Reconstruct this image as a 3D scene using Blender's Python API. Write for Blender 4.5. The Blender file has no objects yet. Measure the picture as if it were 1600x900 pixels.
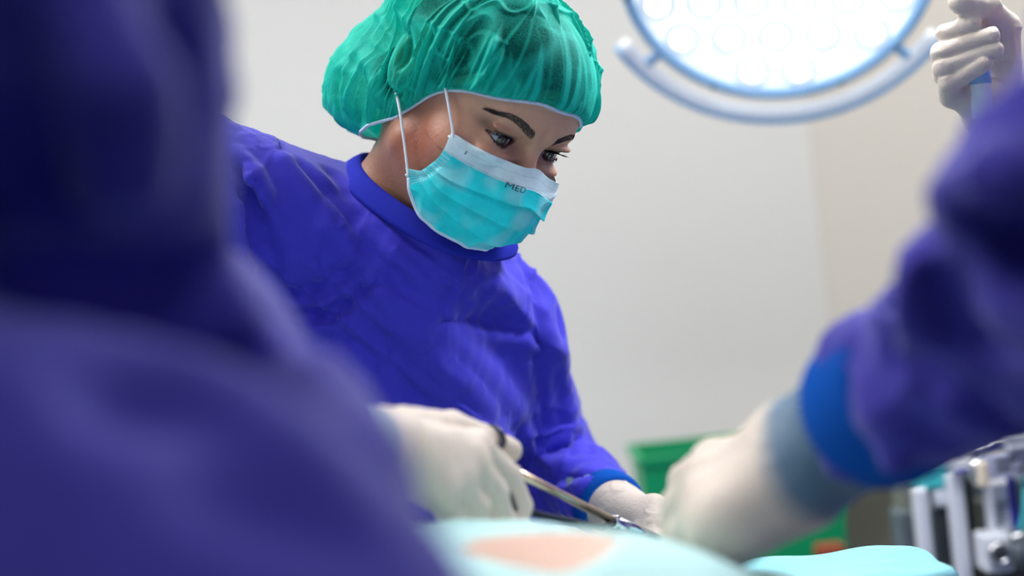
import bpy, math, random
import numpy as np
from mathutils import Vector, Matrix
random.seed(7); RNG = np.random.default_rng(7)
SC = bpy.context.scene; COL = SC.collection

# ---------------------------------------------------------------- camera
FPX = 2222.22
ROLL = math.radians(6.0)
CAM = np.array([0.0, 0.0, 1.30])
CR = np.array([math.cos(ROLL), 0.0, -math.sin(ROLL)])
CU = np.array([math.sin(ROLL), 0.0, math.cos(ROLL)])
CF = np.array([0.0, 1.0, 0.0])
cd = bpy.data.cameras.new('camera'); cam = bpy.data.objects.new('camera', cd); COL.objects.link(cam)
cd.lens = 50; cd.sensor_width = 36; cd.clip_start = 0.02; cd.clip_end = 50
cam.matrix_world = Matrix(((CR[0], CU[0], 0, CAM[0]), (CR[1], CU[1], -1, CAM[1]), (CR[2], CU[2], 0, CAM[2]), (0, 0, 0, 1)))
cd.dof.use_dof = True; cd.dof.focus_distance = 1.29; cd.dof.aperture_fstop = 2.0
SC.camera = cam

# ---------------------------------------------------------------- world, lights, exposure
w = bpy.data.worlds.new('world'); SC.world = w; w.use_nodes = True
w.node_tree.nodes['Background'].inputs[0].default_value = (0.80, 0.86, 1.0, 1)
w.node_tree.nodes['Background'].inputs[1].default_value = 0.25
SC.view_settings.view_transform = 'Standard'; SC.view_settings.look = 'None'
SC.view_settings.exposure = 0.0; SC.view_settings.gamma = 1.0; SC.view_settings.use_curve_mapping = False

def area(name, loc, target, size, power, col=(1, 1, 1), size_y=None):
    l = bpy.data.lights.new(name, 'AREA'); l.energy = power; l.color = col; l.size = size
    if size_y: l.shape = 'RECTANGLE'; l.size_y = size_y
    o = bpy.data.objects.new(name, l); COL.objects.link(o); o.location = loc
    o.rotation_euler = (Vector(target) - Vector(loc)).to_track_quat('-Z', 'Y').to_euler()
    return o
# ceiling panels of the operating room (each stands under a built panel)
area('ceiling_light_left', (-1.1, 1.5, 2.76), (-1.1, 1.5, 0), 1.2, 50, (1, .985, .965), 1.2)
area('ceiling_light_right', (.8, 2.1, 2.76), (.8, 2.1, 0), 1.2, 23, (1, .97, .93), 1.2)
area('ceiling_light_rear', (.3, -.6, 2.76), (.3, -.6, 0), 1.2, 15, (.96, .98, 1), 1.2)

# ---------------------------------------------------------------- helpers
def cw(p):
    p = np.asarray(p, float)
    return CAM + p[..., 0:1] * CR + p[..., 1:2] * CF + (p[..., 2:3] - 1.3) * CU
def P(px, py, Y):      # a point at depth Y seen at that spot of the photograph
    return CAM + Y * ((px - 800) / FPX * CR + (450 - py) / FPX * CU + CF)
def nrm(v): v = np.asarray(v, float); return v / np.linalg.norm(v)

def lin(r, g, b):
    f = lambda c: (c / 255 / 12.92) if c / 255 <= .04045 else ((c / 255 + .055) / 1.055) ** 2.4
    return (f(r), f(g), f(b), 1)

def mesh_obj(name, V, Fc, mat, parent=None, smooth=True, colors=None, origin=None):
    V = np.asarray(V, float)
    if origin is None:
        origin = np.array(parent.matrix_world.translation) if parent is not None else V.mean(0) * [1, 1, 0] + [0, 0, V[:, 2].min()]
    me = bpy.data.meshes.new(name)
    me.from_pydata((V - origin).tolist(), [], Fc if isinstance(Fc, list) else Fc.tolist())
    me.polygons.foreach_set('use_smooth', [smooth] * len(me.polygons))
    if colors is not None:
        a = me.color_attributes.new('Col', 'FLOAT_COLOR', 'POINT')
        c = np.ones((len(V), 4)); c[:, :3] = colors[:, :3]
        a.data.foreach_set('color', c.ravel())
    me.update()
    if mat is not None: me.materials.append(mat)
    o = bpy.data.objects.new(name, me); COL.objects.link(o)
    if parent is not None:
        o.parent = parent; o.matrix_world = Matrix.Translation(Vector(origin))
        o.location = Vector(origin) - parent.matrix_world.translation
    else: o.location = Vector(origin)
    return o
def tag(o, label, cat=None, group=None, kind=None):
    if label: o['label'] = label
    if cat: o['category'] = cat
    if group: o['group'] = group
    if kind: o['kind'] = kind
    return o
def thing(name, loc, label, cat, group=None):
    o = bpy.data.objects.new(name, None); COL.objects.link(o); o.location = Vector(loc)
    o.matrix_world = Matrix.Translation(Vector(loc)); o.empty_display_size = .05
    return tag(o, label, cat, group)

# ---- materials
def mat(name, col=(.8, .8, .8, 1), rough=.5, metal=0, spec=.5, vcol=False, bump=None, emis=None, sss=0, alpha=None, sheen=0, noise=None, trans=0, coat=0):
    m = bpy.data.materials.new(name); m.use_nodes = True; nt = m.node_tree; b = nt.nodes['Principled BSDF']
    b.inputs['Base Color'].default_value = col; b.inputs['Roughness'].default_value = rough
    b.inputs['Metallic'].default_value = metal; b.inputs['Specular IOR Level'].default_value = spec
    b.inputs['Coat Weight'].default_value = coat
    if trans: b.inputs['Transmission Weight'].default_value = trans
    if sheen: b.inputs['Sheen Weight'].default_value = sheen; b.inputs['Sheen Roughness'].default_value = .4
    if sss:
        b.inputs['Subsurface Weight'].default_value = sss; b.inputs['Subsurface Radius'].default_value = (1, .3, .15)
        b.inputs['Subsurface Scale'].default_value = .006
    src = None
    if vcol:
        a = nt.nodes.new('ShaderNodeVertexColor'); a.layer_name = 'Col'; src = a.outputs['Color']
    if noise:   # (scale, amount, stretch)
        tc = nt.nodes.new('ShaderNodeTexCoord'); mp = nt.nodes.new('ShaderNodeMapping'); n = nt.nodes.new('ShaderNodeTexNoise')
        mp.inputs['Scale'].default_value = noise[2] if len(noise) > 2 else (1, 1, 1)
        n.inputs['Scale'].default_value = noise[0]; n.inputs['Detail'].default_value = 5
        nt.links.new(tc.outputs['Object'], mp.inputs[0]); nt.links.new(mp.outputs[0], n.inputs['Vector'])
        mr = nt.nodes.new('ShaderNodeMapRange'); mr.inputs['From Min'].default_value = .3; mr.inputs['From Max'].default_value = .7
        mr.inputs['To Min'].default_value = 1 - noise[1]; mr.inputs['To Max'].default_value = 1 + noise[1]
        nt.links.new(n.outputs['Fac'], mr.inputs['Value'])
        mx = nt.nodes.new('ShaderNodeVectorMath'); mx.operation = 'SCALE'
        if src: nt.links.new(src, mx.inputs[0])
        else: mx.inputs[0].default_value = col[:3]
        nt.links.new(mr.outputs[0], mx.inputs['Scale']); src = mx.outputs[0]
    if src: nt.links.new(src, b.inputs['Base Color'])
    if bump:    # list of (scale, distance)
        tc = nt.nodes.new('ShaderNodeTexCoord'); prev = None
        for sc, dist in bump:
            n = nt.nodes.new('ShaderNodeTexNoise'); n.inputs['Scale'].default_value = sc; n.inputs['Detail'].default_value = 4
            nt.links.new(tc.outputs['Object'], n.inputs['Vector'])
            bp = nt.nodes.new('ShaderNodeBump'); bp.inputs['Distance'].default_value = dist; bp.inputs['Strength'].default_value = 1
            nt.links.new(n.outputs['Fac'], bp.inputs['Height'])
            if prev: nt.links.new(prev, bp.inputs['Normal'])
            prev = bp.outputs[0]
        nt.links.new(prev, b.inputs['Normal'])
    if emis:
        b.inputs['Emission Color'].default_value = emis[0]; b.inputs['Emission Strength'].default_value = emis[1]
    return m

M = {}
M['gown'] = mat('gown_fabric', lin(62, 56, 192), .75, spec=.2, sheen=.25, bump=[(900, .0003), (70, .0008)], noise=(6, .10))
M['gown_shaded'] = mat('gown_fabric_shaded', lin(66, 60, 158), .8, spec=.15, sheen=.2, bump=[(900, .0003)], noise=(8, .12))  # same cloth as the woman's gown, with shade put into its colour
M['rib'] = mat('ribbed_knit', lin(38, 46, 170), .85, spec=.1, bump=[(1400, .0006)])
M['cuff'] = mat('cuff_knit', lin(10, 84, 180), .85, spec=.1, bump=[(1400, .0006)])
M['skin'] = mat('skin', vcol=True, rough=.42, spec=.45, sss=.15, bump=[(1500, .00025), (260, .0004)])
M['hair'] = mat('hair', lin(30, 20, 17), .75, spec=.2, noise=(120, .4, (1, 1, 5)), bump=[(400, .001)])
M['brow'] = mat('brow_hair', lin(38, 28, 26), .5)
M['lash'] = mat('lash_hair', lin(8, 7, 9), .4)
M['eye'] = mat('eyeball', vcol=True, rough=.08, spec=.6, coat=.6)
M['glove'] = mat('latex_glove', vcol=True, rough=.5, spec=.35, sss=.12, bump=[(350, .0005), (1200, .0002)])
M['mask'] = mat('mask_nonwoven', vcol=True, rough=.8, spec=.15, bump=[(900, .0004)], noise=(55, .12))
M['loop'] = mat('white_elastic', lin(235, 238, 245), .7, bump=[(2500, .0004)])
M['ink'] = mat('ink_print', lin(40, 80, 90), .7)
M['white_band'] = mat('mask_edge_binding', lin(205, 222, 240), .8)
M['drape'] = mat('drape_aqua', lin(186, 222, 220), .8, spec=.15, bump=[(60, .002), (700, .0004)], noise=(9, .08))
M['drape_cyan'] = mat('drape_cyan', lin(150, 216, 222), .7, spec=.2, bump=[(700, .0003)], noise=(12, .08))
M['steel'] = mat('steel', lin(205, 205, 208), .22, metal=1)
M['gold'] = mat('gold_plated_steel', lin(226, 196, 168), .25, metal=1)
M['dark_steel'] = mat('dark_steel', lin(60, 60, 70), .3, metal=1)
M['wall'] = mat('wall_paint', lin(228, 226, 224), .85, spec=.15, noise=(1.2, .015), bump=[(180, .0004)])
M['wall_right'] = mat('wall_paint_warm', lin(220, 213, 205), .85, spec=.15, noise=(1.2, .02), bump=[(180, .0004)])
M['floor'] = mat('floor_vinyl', lin(150, 170, 175), .35, noise=(30, .05))
M['ceil'] = mat('ceiling_paint', lin(240, 240, 238), .9)
M['lamp_white'] = mat('lamp_plastic', lin(236, 238, 242), .3, spec=.5)
M['lamp_blue'] = mat('lamp_blue_trim', lin(140, 184, 222), .35)
M['screw'] = mat('screw_green', lin(20, 100, 110), .4)
M['green'] = mat('green_plastic', lin(0, 150, 95), .45, noise=(6, .06))
M['beige'] = mat('beige_laminate', lin(232, 216, 194), .6, noise=(8, .04))
M['grey'] = mat('grey_metal', lin(95, 105, 112), .5, noise=(20, .05))
M['dark'] = mat('dark_plastic', lin(58, 60, 66), .5, noise=(40, .1))
M['white'] = mat('white_enamel', lin(215, 218, 228), .4)
M['teal'] = mat('teal_panel', lin(70, 190, 195), .4)
M['olive'] = mat('olive_panel', lin(120, 122, 112), .5)
M['bluestripe'] = mat('blue_stripe', lin(45, 45, 160), .4)
M['violet_label'] = mat('label_violet', lin(176, 180, 205), .6)
M['black'] = mat('black_print', lin(40, 40, 48), .6)
M['red'] = mat('brown_carton', lin(150, 70, 40), .6)
M['cable'] = mat('cable_cover', lin(190, 190, 196), .4)

def cap_material():
    m = bpy.data.materials.new('cap_nonwoven'); m.use_nodes = True; nt = m.node_tree; N = nt.nodes; L = nt.links
    b = N['Principled BSDF']; out = N['Material Output']
    b.inputs['Base Color'].default_value = lin(6, 204, 182); b.inputs['Roughness'].default_value = .65
    b.inputs['Specular IOR Level'].default_value = .3
    tl = N.new('ShaderNodeBsdfTranslucent'); tl.inputs[0].default_value = lin(10, 214, 194)
    mx0 = N.new('ShaderNodeMixShader'); mx0.inputs[0].default_value = .3
    L.new(b.outputs[0], mx0.inputs[1]); L.new(tl.outputs[0], mx0.inputs[2])
    tr = N.new('ShaderNodeBsdfTransparent'); tr.inputs[0].default_value = lin(120, 222, 206); mx = N.new('ShaderNodeMixShader')
    lw = N.new('ShaderNodeLayerWeight'); lw.inputs[0].default_value = .45     # thin cloth: a slanting look crosses more fibre
    tc = N.new('ShaderNodeTexCoord'); n = N.new('ShaderNodeTexNoise'); n.inputs['Scale'].default_value = 700; n.inputs['Detail'].default_value = 3
    n2 = N.new('ShaderNodeTexNoise'); n2.inputs['Scale'].default_value = 22; n2.inputs['Detail'].default_value = 4
    L.new(tc.outputs['Object'], n.inputs['Vector']); L.new(tc.outputs['Object'], n2.inputs['Vector'])
    a = N.new('ShaderNodeMath'); a.operation = 'MULTIPLY_ADD'; a.inputs[1].default_value = .5; a.inputs[2].default_value = -.36
    L.new(n.outputs['Fac'], a.inputs[0])
    a2 = N.new('ShaderNodeMath'); a2.operation = 'MULTIPLY_ADD'; a2.inputs[1].default_value = .5; L.new(n2.outputs['Fac'], a2.inputs[0]); L.new(a.outputs[0], a2.inputs[2])
    a3 = N.new('ShaderNodeMath'); a3.operation = 'MULTIPLY_ADD'; a3.inputs[1].default_value = .75; L.new(lw.outputs['Facing'], a3.inputs[0]); L.new(a2.outputs[0], a3.inputs[2])
    at = N.new('ShaderNodeVertexColor'); at.layer_name = 'Col'; a4 = N.new('ShaderNodeMath'); a4.operation = 'MULTIPLY_ADD'; a4.inputs[1].default_value = .85; a4.use_clamp = True
    L.new(at.outputs[0], a4.inputs[0]); L.new(a3.outputs[0], a4.inputs[2]); a3 = a4
    L.new(a3.outputs[0], mx.inputs[0]); L.new(tr.outputs[0], mx.inputs[1]); L.new(mx0.outputs[0], mx.inputs[2])
    bp = N.new('ShaderNodeBump'); bp.inputs['Distance'].default_value = .0006; L.new(n.outputs['Fac'], bp.inputs['Height']); L.new(bp.outputs[0], b.inputs['Normal'])
    L.new(mx.outputs[0], out.inputs[0])
    return m
M['cap'] = cap_material()

# ---- signed distance toolkit: organic shapes are blended in numpy and meshed with surface nets
def smin(a, b, k):
    h = np.clip(.5 + .5 * (b - a) / k, 0, 1)
    return b * (1 - h) + a * h - k * h * (1 - h)
def smax(a, b, k): return -smin(-a, -b, k)
def cone(p, a, b, ra, rb):
    a = np.asarray(a, float); ba = np.asarray(b, float) - a; pa = p - a
    t = np.clip(pa @ ba / (ba @ ba), 0, 1)
    return np.linalg.norm(pa - t[:, None] * ba, axis=1) - (ra + (rb - ra) * t)
def ell(p, c, r):
    q = (p - np.asarray(c)) / np.asarray(r); k0 = np.linalg.norm(q, axis=1); k1 = np.linalg.norm(q / np.asarray(r), axis=1)
    return k0 * (k0 - 1) / np.maximum(k1, 1e-9)
def sph(p, c, r): return np.linalg.norm(p - np.asarray(c), axis=1) - r
def chain(p, pts, rs, k=.004):
    d = None
    for i in range(len(pts) - 1):
        c = cone(p, pts[i], pts[i + 1], rs[i], rs[i + 1]); d = c if d is None else smin(d, c, k)
    return d
def loft(p, tab):       # tab rows: z, half width, half depth, y offset, x offset
    T = np.asarray(tab, float); z = p[:, 2]
    zz = np.clip(z, T[0, 0], T[-1, 0])
    wx = np.interp(zz, T[:, 0], T[:, 1]); dy = np.interp(zz, T[:, 0], T[:, 2]); oy = np.interp(zz, T[:, 0], T[:, 3]); ox = np.interp(zz, T[:, 0], T[:, 4])
    q = np.sqrt(((p[:, 0] - ox) / wx) ** 2 + ((p[:, 1] - oy) / dy) ** 2)
    d = (q - 1) * np.minimum(wx, dy)
    return smax(d, np.abs(z - (T[0, 0] + T[-1, 0]) / 2) - (T[-1, 0] - T[0, 0]) / 2, .03)

def axis_lin(lo, hi, h, fine=None):
    if fine is None: return np.arange(lo, hi + h, h)
    out = [lo]                                  # spacing h, finer inside each nested zone (zlo, zhi, zh)
    while out[-1] < hi + h:
        st = min([h] + [z[2] for z in fine if z[0] - z[2] <= out[-1] < z[1]]); out.append(out[-1] + st)
    return np.array(out)
def sdf_mesh(f, lo, hi, h, fine=None, newton=1):
    ax = [axis_lin(lo[i], hi[i], h, None if fine is None else [(z[0][i], z[1][i], z[2]) for z in fine]) for i in range(3)]
    B = 8
    ax = [np.concatenate([a, a[-1] + (a[-1] - a[-2]) * np.arange(1, (-len(a)) % B + 1)]) for a in ax]
    n = [len(a) for a in ax]; nb = [k // B for k in n]
    cen = [a.reshape(-1, B).mean(1) for a in ax]; hw = [(a.reshape(-1, B)[:, -1] - a.reshape(-1, B)[:, 0]) * .64 for a in ax]
    G = np.stack(np.meshgrid(*cen, indexing='ij'), -1).reshape(-1, 3); Hh = np.stack(np.meshgrid(*hw, indexing='ij'), -1).reshape(-1, 3)
    d = f(G); rad = np.linalg.norm(Hh, axis=1)
    act = np.abs(d) < rad * 1.1 + .003
    D = np.where(d < 0, -1., 1.).astype(np.float32).reshape(nb)
    D = np.repeat(np.repeat(np.repeat(D, B, 0), B, 1), B, 2)
    ai = np.argwhere(act.reshape(nb)); o = np.stack(np.meshgrid(*[np.arange(B)] * 3, indexing='ij'), -1).reshape(-1, 3)
    for s in range(0, len(ai), 2000):
        I = (ai[s:s + 2000, None, :] * B + o[None]).reshape(-1, 3)
        pts = np.stack([ax[0][I[:, 0]], ax[1][I[:, 1]], ax[2][I[:, 2]]], 1)
        D[I[:, 0], I[:, 1], I[:, 2]] = f(pts)
    S = D < 0
    c = S[:-1, :-1, :-1].astype(np.int8)
    c = c + S[1:, :-1, :-1] + S[:-1, 1:, :-1] + S[:-1, :-1, 1:] + S[1:, 1:, :-1] + S[1:, :-1, 1:] + S[:-1, 1:, 1:] + S[1:, 1:, 1:]
    cells = np.argwhere((c > 0) & (c < 8)); idx = -np.ones(c.shape, np.int32); idx[tuple(cells.T)] = np.arange(len(cells))
    corners = np.array([[i, j, k] for i in (0, 1) for j in (0, 1) for k in (0, 1)])
    val = np.stack([D[tuple((cells + q).T)] for q in corners], 1)
    pos = np.stack([np.stack([ax[a][cells[:, a] + q[a]] for a in range(3)], 1) for q in corners], 1)
    acc = np.zeros((len(cells), 3)); cnt = np.zeros(len(cells))
    for a in range(8):
        for b in range(a + 1, 8):
            if np.abs(corners[a] - corners[b]).sum() != 1: continue
            va, vb = val[:, a], val[:, b]; m = (va < 0) != (vb < 0)
            t = np.where(m, va / np.where(m, va - vb, 1), 0)[:, None]
            acc += np.where(m[:, None], pos[:, a] * (1 - t) + pos[:, b] * t, 0); cnt += m
    V = acc / cnt[:, None]
    faces = []
    for a in range(3):
        b, cc = (a + 1) % 3, (a + 2) % 3
        s0 = [slice(None)] * 3; s1 = [slice(None)] * 3; s0[a] = slice(None, -1); s1[a] = slice(1, None)
        A0, A1 = S[tuple(s0)], S[tuple(s1)]
        for m, flip in ((A0 & ~A1, False), (~A0 & A1, True)):
            e = np.argwhere(m); e = e[(e[:, b] > 0) & (e[:, cc] > 0) & (e[:, b] < n[b] - 1) & (e[:, cc] < n[cc] - 1)]
            if not len(e): continue
            eb = np.zeros(3, int); eb[b] = 1; ec = np.zeros(3, int); ec[cc] = 1
            q = np.stack([idx[tuple((e - eb - ec).T)], idx[tuple((e - ec).T)], idx[tuple(e.T)], idx[tuple((e - eb).T)]], 1)
            if flip: q = q[:, ::-1]
            faces.append(q)
    Fc = np.concatenate(faces); Fc = Fc[(Fc >= 0).all(1)]
    for _ in range(newton):
        e = 4e-4; v0 = f(V); g = np.stack([(f(V + np.eye(3)[i] * e) - v0) / e for i in range(3)], 1)
        step = v0 / np.maximum((g * g).sum(1), .2); step = np.clip(step, -.002, .002)
        V = V - step[:, None] * g
    return V, Fc
def vnormals(V, Fc):
    n = np.cross(V[Fc[:, 2]] - V[Fc[:, 0]], V[Fc[:, 3]] - V[Fc[:, 1]]); N = np.zeros_like(V)
    for i in range(4): np.add.at(N, Fc[:, i], n)
    return N / np.maximum(np.linalg.norm(N, axis=1), 1e-12)[:, None]
def vnoise(p, seed=0):
    i = np.floor(p).astype(np.int64); fr = p - i; fr = fr * fr * fr * (fr * (fr * 6 - 15) + 10); r = 0
    for dx in (0, 1):
        for dy in (0, 1):
            for dz in (0, 1):
                h = ((i[:, 0] + dx) * 73856093) ^ ((i[:, 1] + dy) * 19349663) ^ ((i[:, 2] + dz) * 83492791) ^ (seed * 2654435761)
                h = (h ^ (h >> 13)) * 1274126177; h = ((h ^ (h >> 16)) & 0xffff) / 65535.
                wt = (fr[:, 0] if dx else 1 - fr[:, 0]) * (fr[:, 1] if dy else 1 - fr[:, 1]) * (fr[:, 2] if dz else 1 - fr[:, 2])
                r = r + h * wt
    return r
def ridged(p, seed=0, sharp=2.0):      # thin creases: 1 on the crease, 0 away
    return np.clip(1 - np.abs(2 * vnoise(p, seed) - 1) * sharp, 0, 1)
def frame_map(p, o, R): return (p - o) @ R       # R columns are axes

def tube_mesh(pts, rad, seg=10, closed=False, cap=True, flat=1.0):
    pts = np.asarray(pts, float); n = len(pts); rad = np.broadcast_to(rad, (n,)) if np.ndim(rad) < 2 else rad
    T = np.gradient(pts, axis=0)
    if closed: T = np.roll(pts, -1, 0) - np.roll(pts, 1, 0)
    T /= np.linalg.norm(T, axis=1)[:, None]
    up = np.array([0, 0, 1.]) if abs(T[0, 2]) < .9 else np.array([1., 0, 0]); nrmv = np.cross(T[0], up); nrmv /= np.linalg.norm(nrmv)
    V = []
    for i in range(n):
        nrmv = nrmv - T[i] * (nrmv @ T[i]); nrmv /= np.linalg.norm(nrmv); b = np.cross(T[i], nrmv)
        for s in range(seg):
            a = 2 * math.pi * s / seg; V.append(pts[i] + rad[i] * (math.cos(a) * nrmv + flat * math.sin(a) * b))
    Fc = []
    for i in range(n if closed else n - 1):
        j = (i + 1) % n
        for s in range(seg): Fc.append([i * seg + s, i * seg + (s + 1) % seg, j * seg + (s + 1) % seg, j * seg + s])
    if cap and not closed: Fc.append(list(range(seg))[::-1]); Fc.append([(n - 1) * seg + s for s in range(seg)])
    return np.array(V), Fc
def spline(pts, n, closed=False):
    pts = np.asarray(pts, float); m = len(pts); out = []
    segs = m if closed else m - 1
    for t in np.linspace(0, segs, n, endpoint=not closed):
        i = min(int(t), segs - 1); u = t - i
        g = (lambda k: pts[k % m]) if closed else (lambda k: pts[k] if 0 <= k < m else (2 * pts[0] - pts[1] if k < 0 else 2 * pts[-1] - pts[-2]))
        p0, p1, p2, p3 = g(i - 1), g(i), g(i + 1), g(i + 2)
        out.append(.5 * (2 * p1 + (p2 - p0) * u + (2 * p0 - 5 * p1 + 4 * p2 - p3) * u * u + (3 * p1 - p0 - 3 * p2 + p3) * u ** 3))
    return np.array(out)
def merge(parts):
    V = []; F_ = []; o = 0
    for v, f in parts:
        V.append(np.asarray(v)); F_ += [[i + o for i in q] for q in f]; o += len(v)
    return np.concatenate(V), F_
def box(c, s, bev=.003, R=None):
    c = np.asarray(c, float); s = np.asarray(s, float) / 2; b = min(bev, min(s) * .45); vs = []; key = {}
    for sx in (-1, 1):
        for sy in (-1, 1):
            for sz in (-1, 1):
                sg = np.array([sx, sy, sz])
                for a in range(3):
                    q = sg * (s - b); q[a] = sg[a] * s[a]; key[(sx, sy, sz, a)] = len(vs); vs.append(q)
    V = np.array(vs); F_ = []
    for a in range(3):
        b_, c_ = (a + 1) % 3, (a + 2) % 3
        for sa in (-1, 1):
            loop = []
            for (u, v) in ((-1, -1), (1, -1), (1, 1), (-1, 1)):
                k = [0, 0, 0]; k[a] = sa; k[b_] = u; k[c_] = v; loop.append(key[(*k, a)])
            F_.append(loop if sa > 0 else loop[::-1])
    for a in range(3):
        b_, c_ = (a + 1) % 3, (a + 2) % 3
        for u in (-1, 1):
            for v in (-1, 1):
                k0 = [0, 0, 0]; k1 = [0, 0, 0]; k0[a] = -1; k1[a] = 1
                for k in (k0, k1): k[b_] = u; k[c_] = v
                q = [key[(*k0, b_)], key[(*k1, b_)], key[(*k1, c_)], key[(*k0, c_)]]
                F_.append(q if u * v > 0 else q[::-1])
    for sx in (-1, 1):
        for sy in (-1, 1):
            for sz in (-1, 1):
                t = [key[(sx, sy, sz, a)] for a in range(3)]; F_.append(t if sx * sy * sz > 0 else t[::-1])
    if R is not None: V = V @ np.asarray(R).T
    return V + c, F_
def disc_lathe(prof, seg=48):   # prof: list of (r, z)
    V = []; F_ = []
    for r, z in prof:
        for s in range(seg): a = 2 * math.pi * s / seg; V.append((r * math.cos(a), r * math.sin(a), z))
    for i in range(len(prof) - 1):
        for s in range(seg): F_.append([i * seg + s, i * seg + (s + 1) % seg, (i + 1) * seg + (s + 1) % seg, (i + 1) * seg + s])
    return np.array(V), F_

# ================================================================ the room
def struct(name, c, s, m):
    V, F_ = box(c, s, .001); o = mesh_obj(name, V, F_, m, smooth=False); o['kind'] = 'structure'; return o
# room turned a little so that its corner falls right of the lamp; walls are thick boxes, gravity upright
corner = P(1290, 450, 3.3)[:2]
WANG = math.radians(-4)
XL, YF, XR, YB = -2.6, -2.2, 2.4, corner[1]
struct('floor', ((XL + XR) / 2, (YF + YB) / 2, -.05), (XR - XL + .4, YB - YF + .4, .1), M['floor'])
struct('ceiling', ((XL + XR) / 2, (YF + YB) / 2, 2.85), (XR - XL + .4, YB - YF + .4, .1), M['ceil'])
struct('wall_back', ((XL + corner[0]) / 2, YB + .05, 1.4), (corner[0] - XL, .1, 2.8), M['wall'])
struct('wall_left', (XL - .05, (YF + YB) / 2, 1.4), (.1, YB - YF, 2.8), M['wall'])
struct('wall_front', ((XL + XR) / 2, YF - .05, 1.4), (XR - XL + .2, .1, 2.8), M['grey'])
struct('wall_far_right', (XR + .05, (YF + YB) / 2 - .3, 1.4), (.1, YB - YF - .6, 2.8), M['wall'])
# oblique wall on the right, coming out of the corner towards the viewer
def oblique_wall():
    a = np.array([corner[0], YB, 0]); b = np.array([XR + .05, YB - .62, 0]); d = b - a; L = np.linalg.norm(d); d /= L; nn = np.array([d[1], -d[0], 0])
    R = np.stack([d, -nn, [0, 0, 1]], 1)
    V, F_ = box((a + b) / 2 - nn * .05 + [0, 0, 1.4], (L, .1, 2.8), .001, R)
    o = mesh_obj('wall_right', V, F_, M['wall_right'], smooth=False); o['kind'] = 'structure'
oblique_wall()
V, F_ = box((((XL + corner[0]) / 2), YB - .01, .06), (corner[0] - XL, .02, .12), .004); o = mesh_obj('baseboard_back', V, F_, M['grey'], smooth=False); o['kind'] = 'structure'
for nm, x, y in (('left', -1.1, 1.5), ('right', .8, 2.1), ('rear', .3, -.6)):
    t = thing('ceiling_light', (x, y, 2.775), 'square flush ceiling light panel, the %s one' % nm, 'ceiling light')
    V, F_ = merge([box((x, y + s * .62, 2.785), (1.28, .04, .03)) for s in (-1, 1)] + [box((x + s * .62, y, 2.785), (.04, 1.2, .03)) for s in (-1, 1)])
    mesh_obj('frame', V, F_, M['lamp_white'], t, smooth=False)

# ================================================================ figures
HC_cam = np.array([-.02977592, 1.31558918, 1.47423775])
def camdir(v): v = np.asarray(v, float); return v[0] * CR + v[1] * CF + v[2] * CU
HC = cw(HC_cam)
h_right = -camdir([.6860692, .71358473, -.14179522]); h_fwd = camdir([.5214168, -.61818927, -.58818921]); h_up = camdir([.50737913, -.32960409, .79619568])
HR = np.stack([h_right, h_fwd, h_up], 1)
def h2w(p): return HC + np.asarray(p, float) @ HR.T
def w2h(p): return (p - HC) @ HR

EYE = np.array([.031, .0735, 0.0]); ER = .0122
def cranium(p, grow=0):
    d = ell(p, (0, -.010, .030), (.074 + grow, .094 + grow, .080 + grow))
    d = smin(d, ell(p, (0, .046, .036), (.060 + grow, .044 + grow, .050 + grow)), .03)
    return d
def head_base(p, det=True):
    x = np.abs(p[:, 0]); q = p.copy(); q[:, 0] = x
    d = cranium(p)
    d = smin(d, ell(p, (0, .030, -.045), (.058, .058, .070)), .03)
    d = smin(d, ell(q, (.042, .050, -.030), (.024, .026, .022)), .022)          # cheekbones
    d = smin(d, cone(q, (.052, .0, -.060), (.012, .070, -.088), .014, .014), .024)   # jaw line
    d = smin(d, ell(p, (0, .076, -.086), (.020, .016, .016)), .018)              # chin
    d = smin(d, ell(p, (0, .078, -.062), (.028, .020, .024)), .02)               # mouth mound
    if det:
        d = smin(d, cone(q, (.038, .078, .020), (.010, .0865, .0145), .006, .0075), .014)   # brow ridge
        d = smax(d, -ell(q, (.031, .102, -.001), (.021, .020, .0145)), .010)        # socket
        d = smax(d, -ell(q, (.015, .100, -.006), (.006, .012, .010)), .008)
        d = smin(d, cone(p, (0, .0865, .006), (0, .107, -.034), .0062, .0085), .010)   # nose bridge
        d = smin(d, ell(p, (0, .1075, -.038), (.0095, .0095, .009)), .007)
        d = smin(d, ell(q, (.013, .099, -.044), (.007, .010, .008)), .006)
        d = smin(d, ell(q, (.031, .083, -.0155), (.019, .010, .006)), .010)       # lower lid pad
        e = q - EYE
        lid = np.linalg.norm(e, axis=1) - (ER + .0016)
        d = smin(d, lid, .0045)
        d = smin(d, ell(q, (.033, .0835, .0095), (.0165, .0075, .0035)), .004)      # upper lid fold
        # almond opening cut right through the lid, tilted up at the outer corner
        a = (q[:, 0] - .031) / .0148; zt = q[:, 2] - .0012 * a
        zu = .0047 * np.clip(1 - np.abs(a + .08) ** 2.2, -1, 1); zl = -.0056 * np.clip(1 - np.abs(a - .05) ** 2.0, -1, 1)
        g = np.maximum(zt - zu, zl - zt); g = np.maximum(g, .070 - q[:, 1])
        d = smax(d, -g, .0010)
        d = np.maximum(d, -(np.linalg.norm(e, axis=1) - (ER - .0006)) * 1.0) if False else d
    ear = smax(ell(q, (.076, -.024, .010), (.009, .018, .031)), -ell(q, (.085, -.020, .013), (.009, .010, .019)), .005)
    d = smin(d, ear, .008)
    return d

def torso_frame(sR, sL, pelv):
    r = nrm(np.asarray(sR) - sL); mid = (np.asarray(sR) + sL) / 2; u = nrm(mid - np.asarray(pelv)); r = nrm(r - u * (r @ u)); f = np.cross(u, r)
    return mid, np.stack([r, f, u], 1), np.linalg.norm(mid - np.asarray(pelv))

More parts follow.
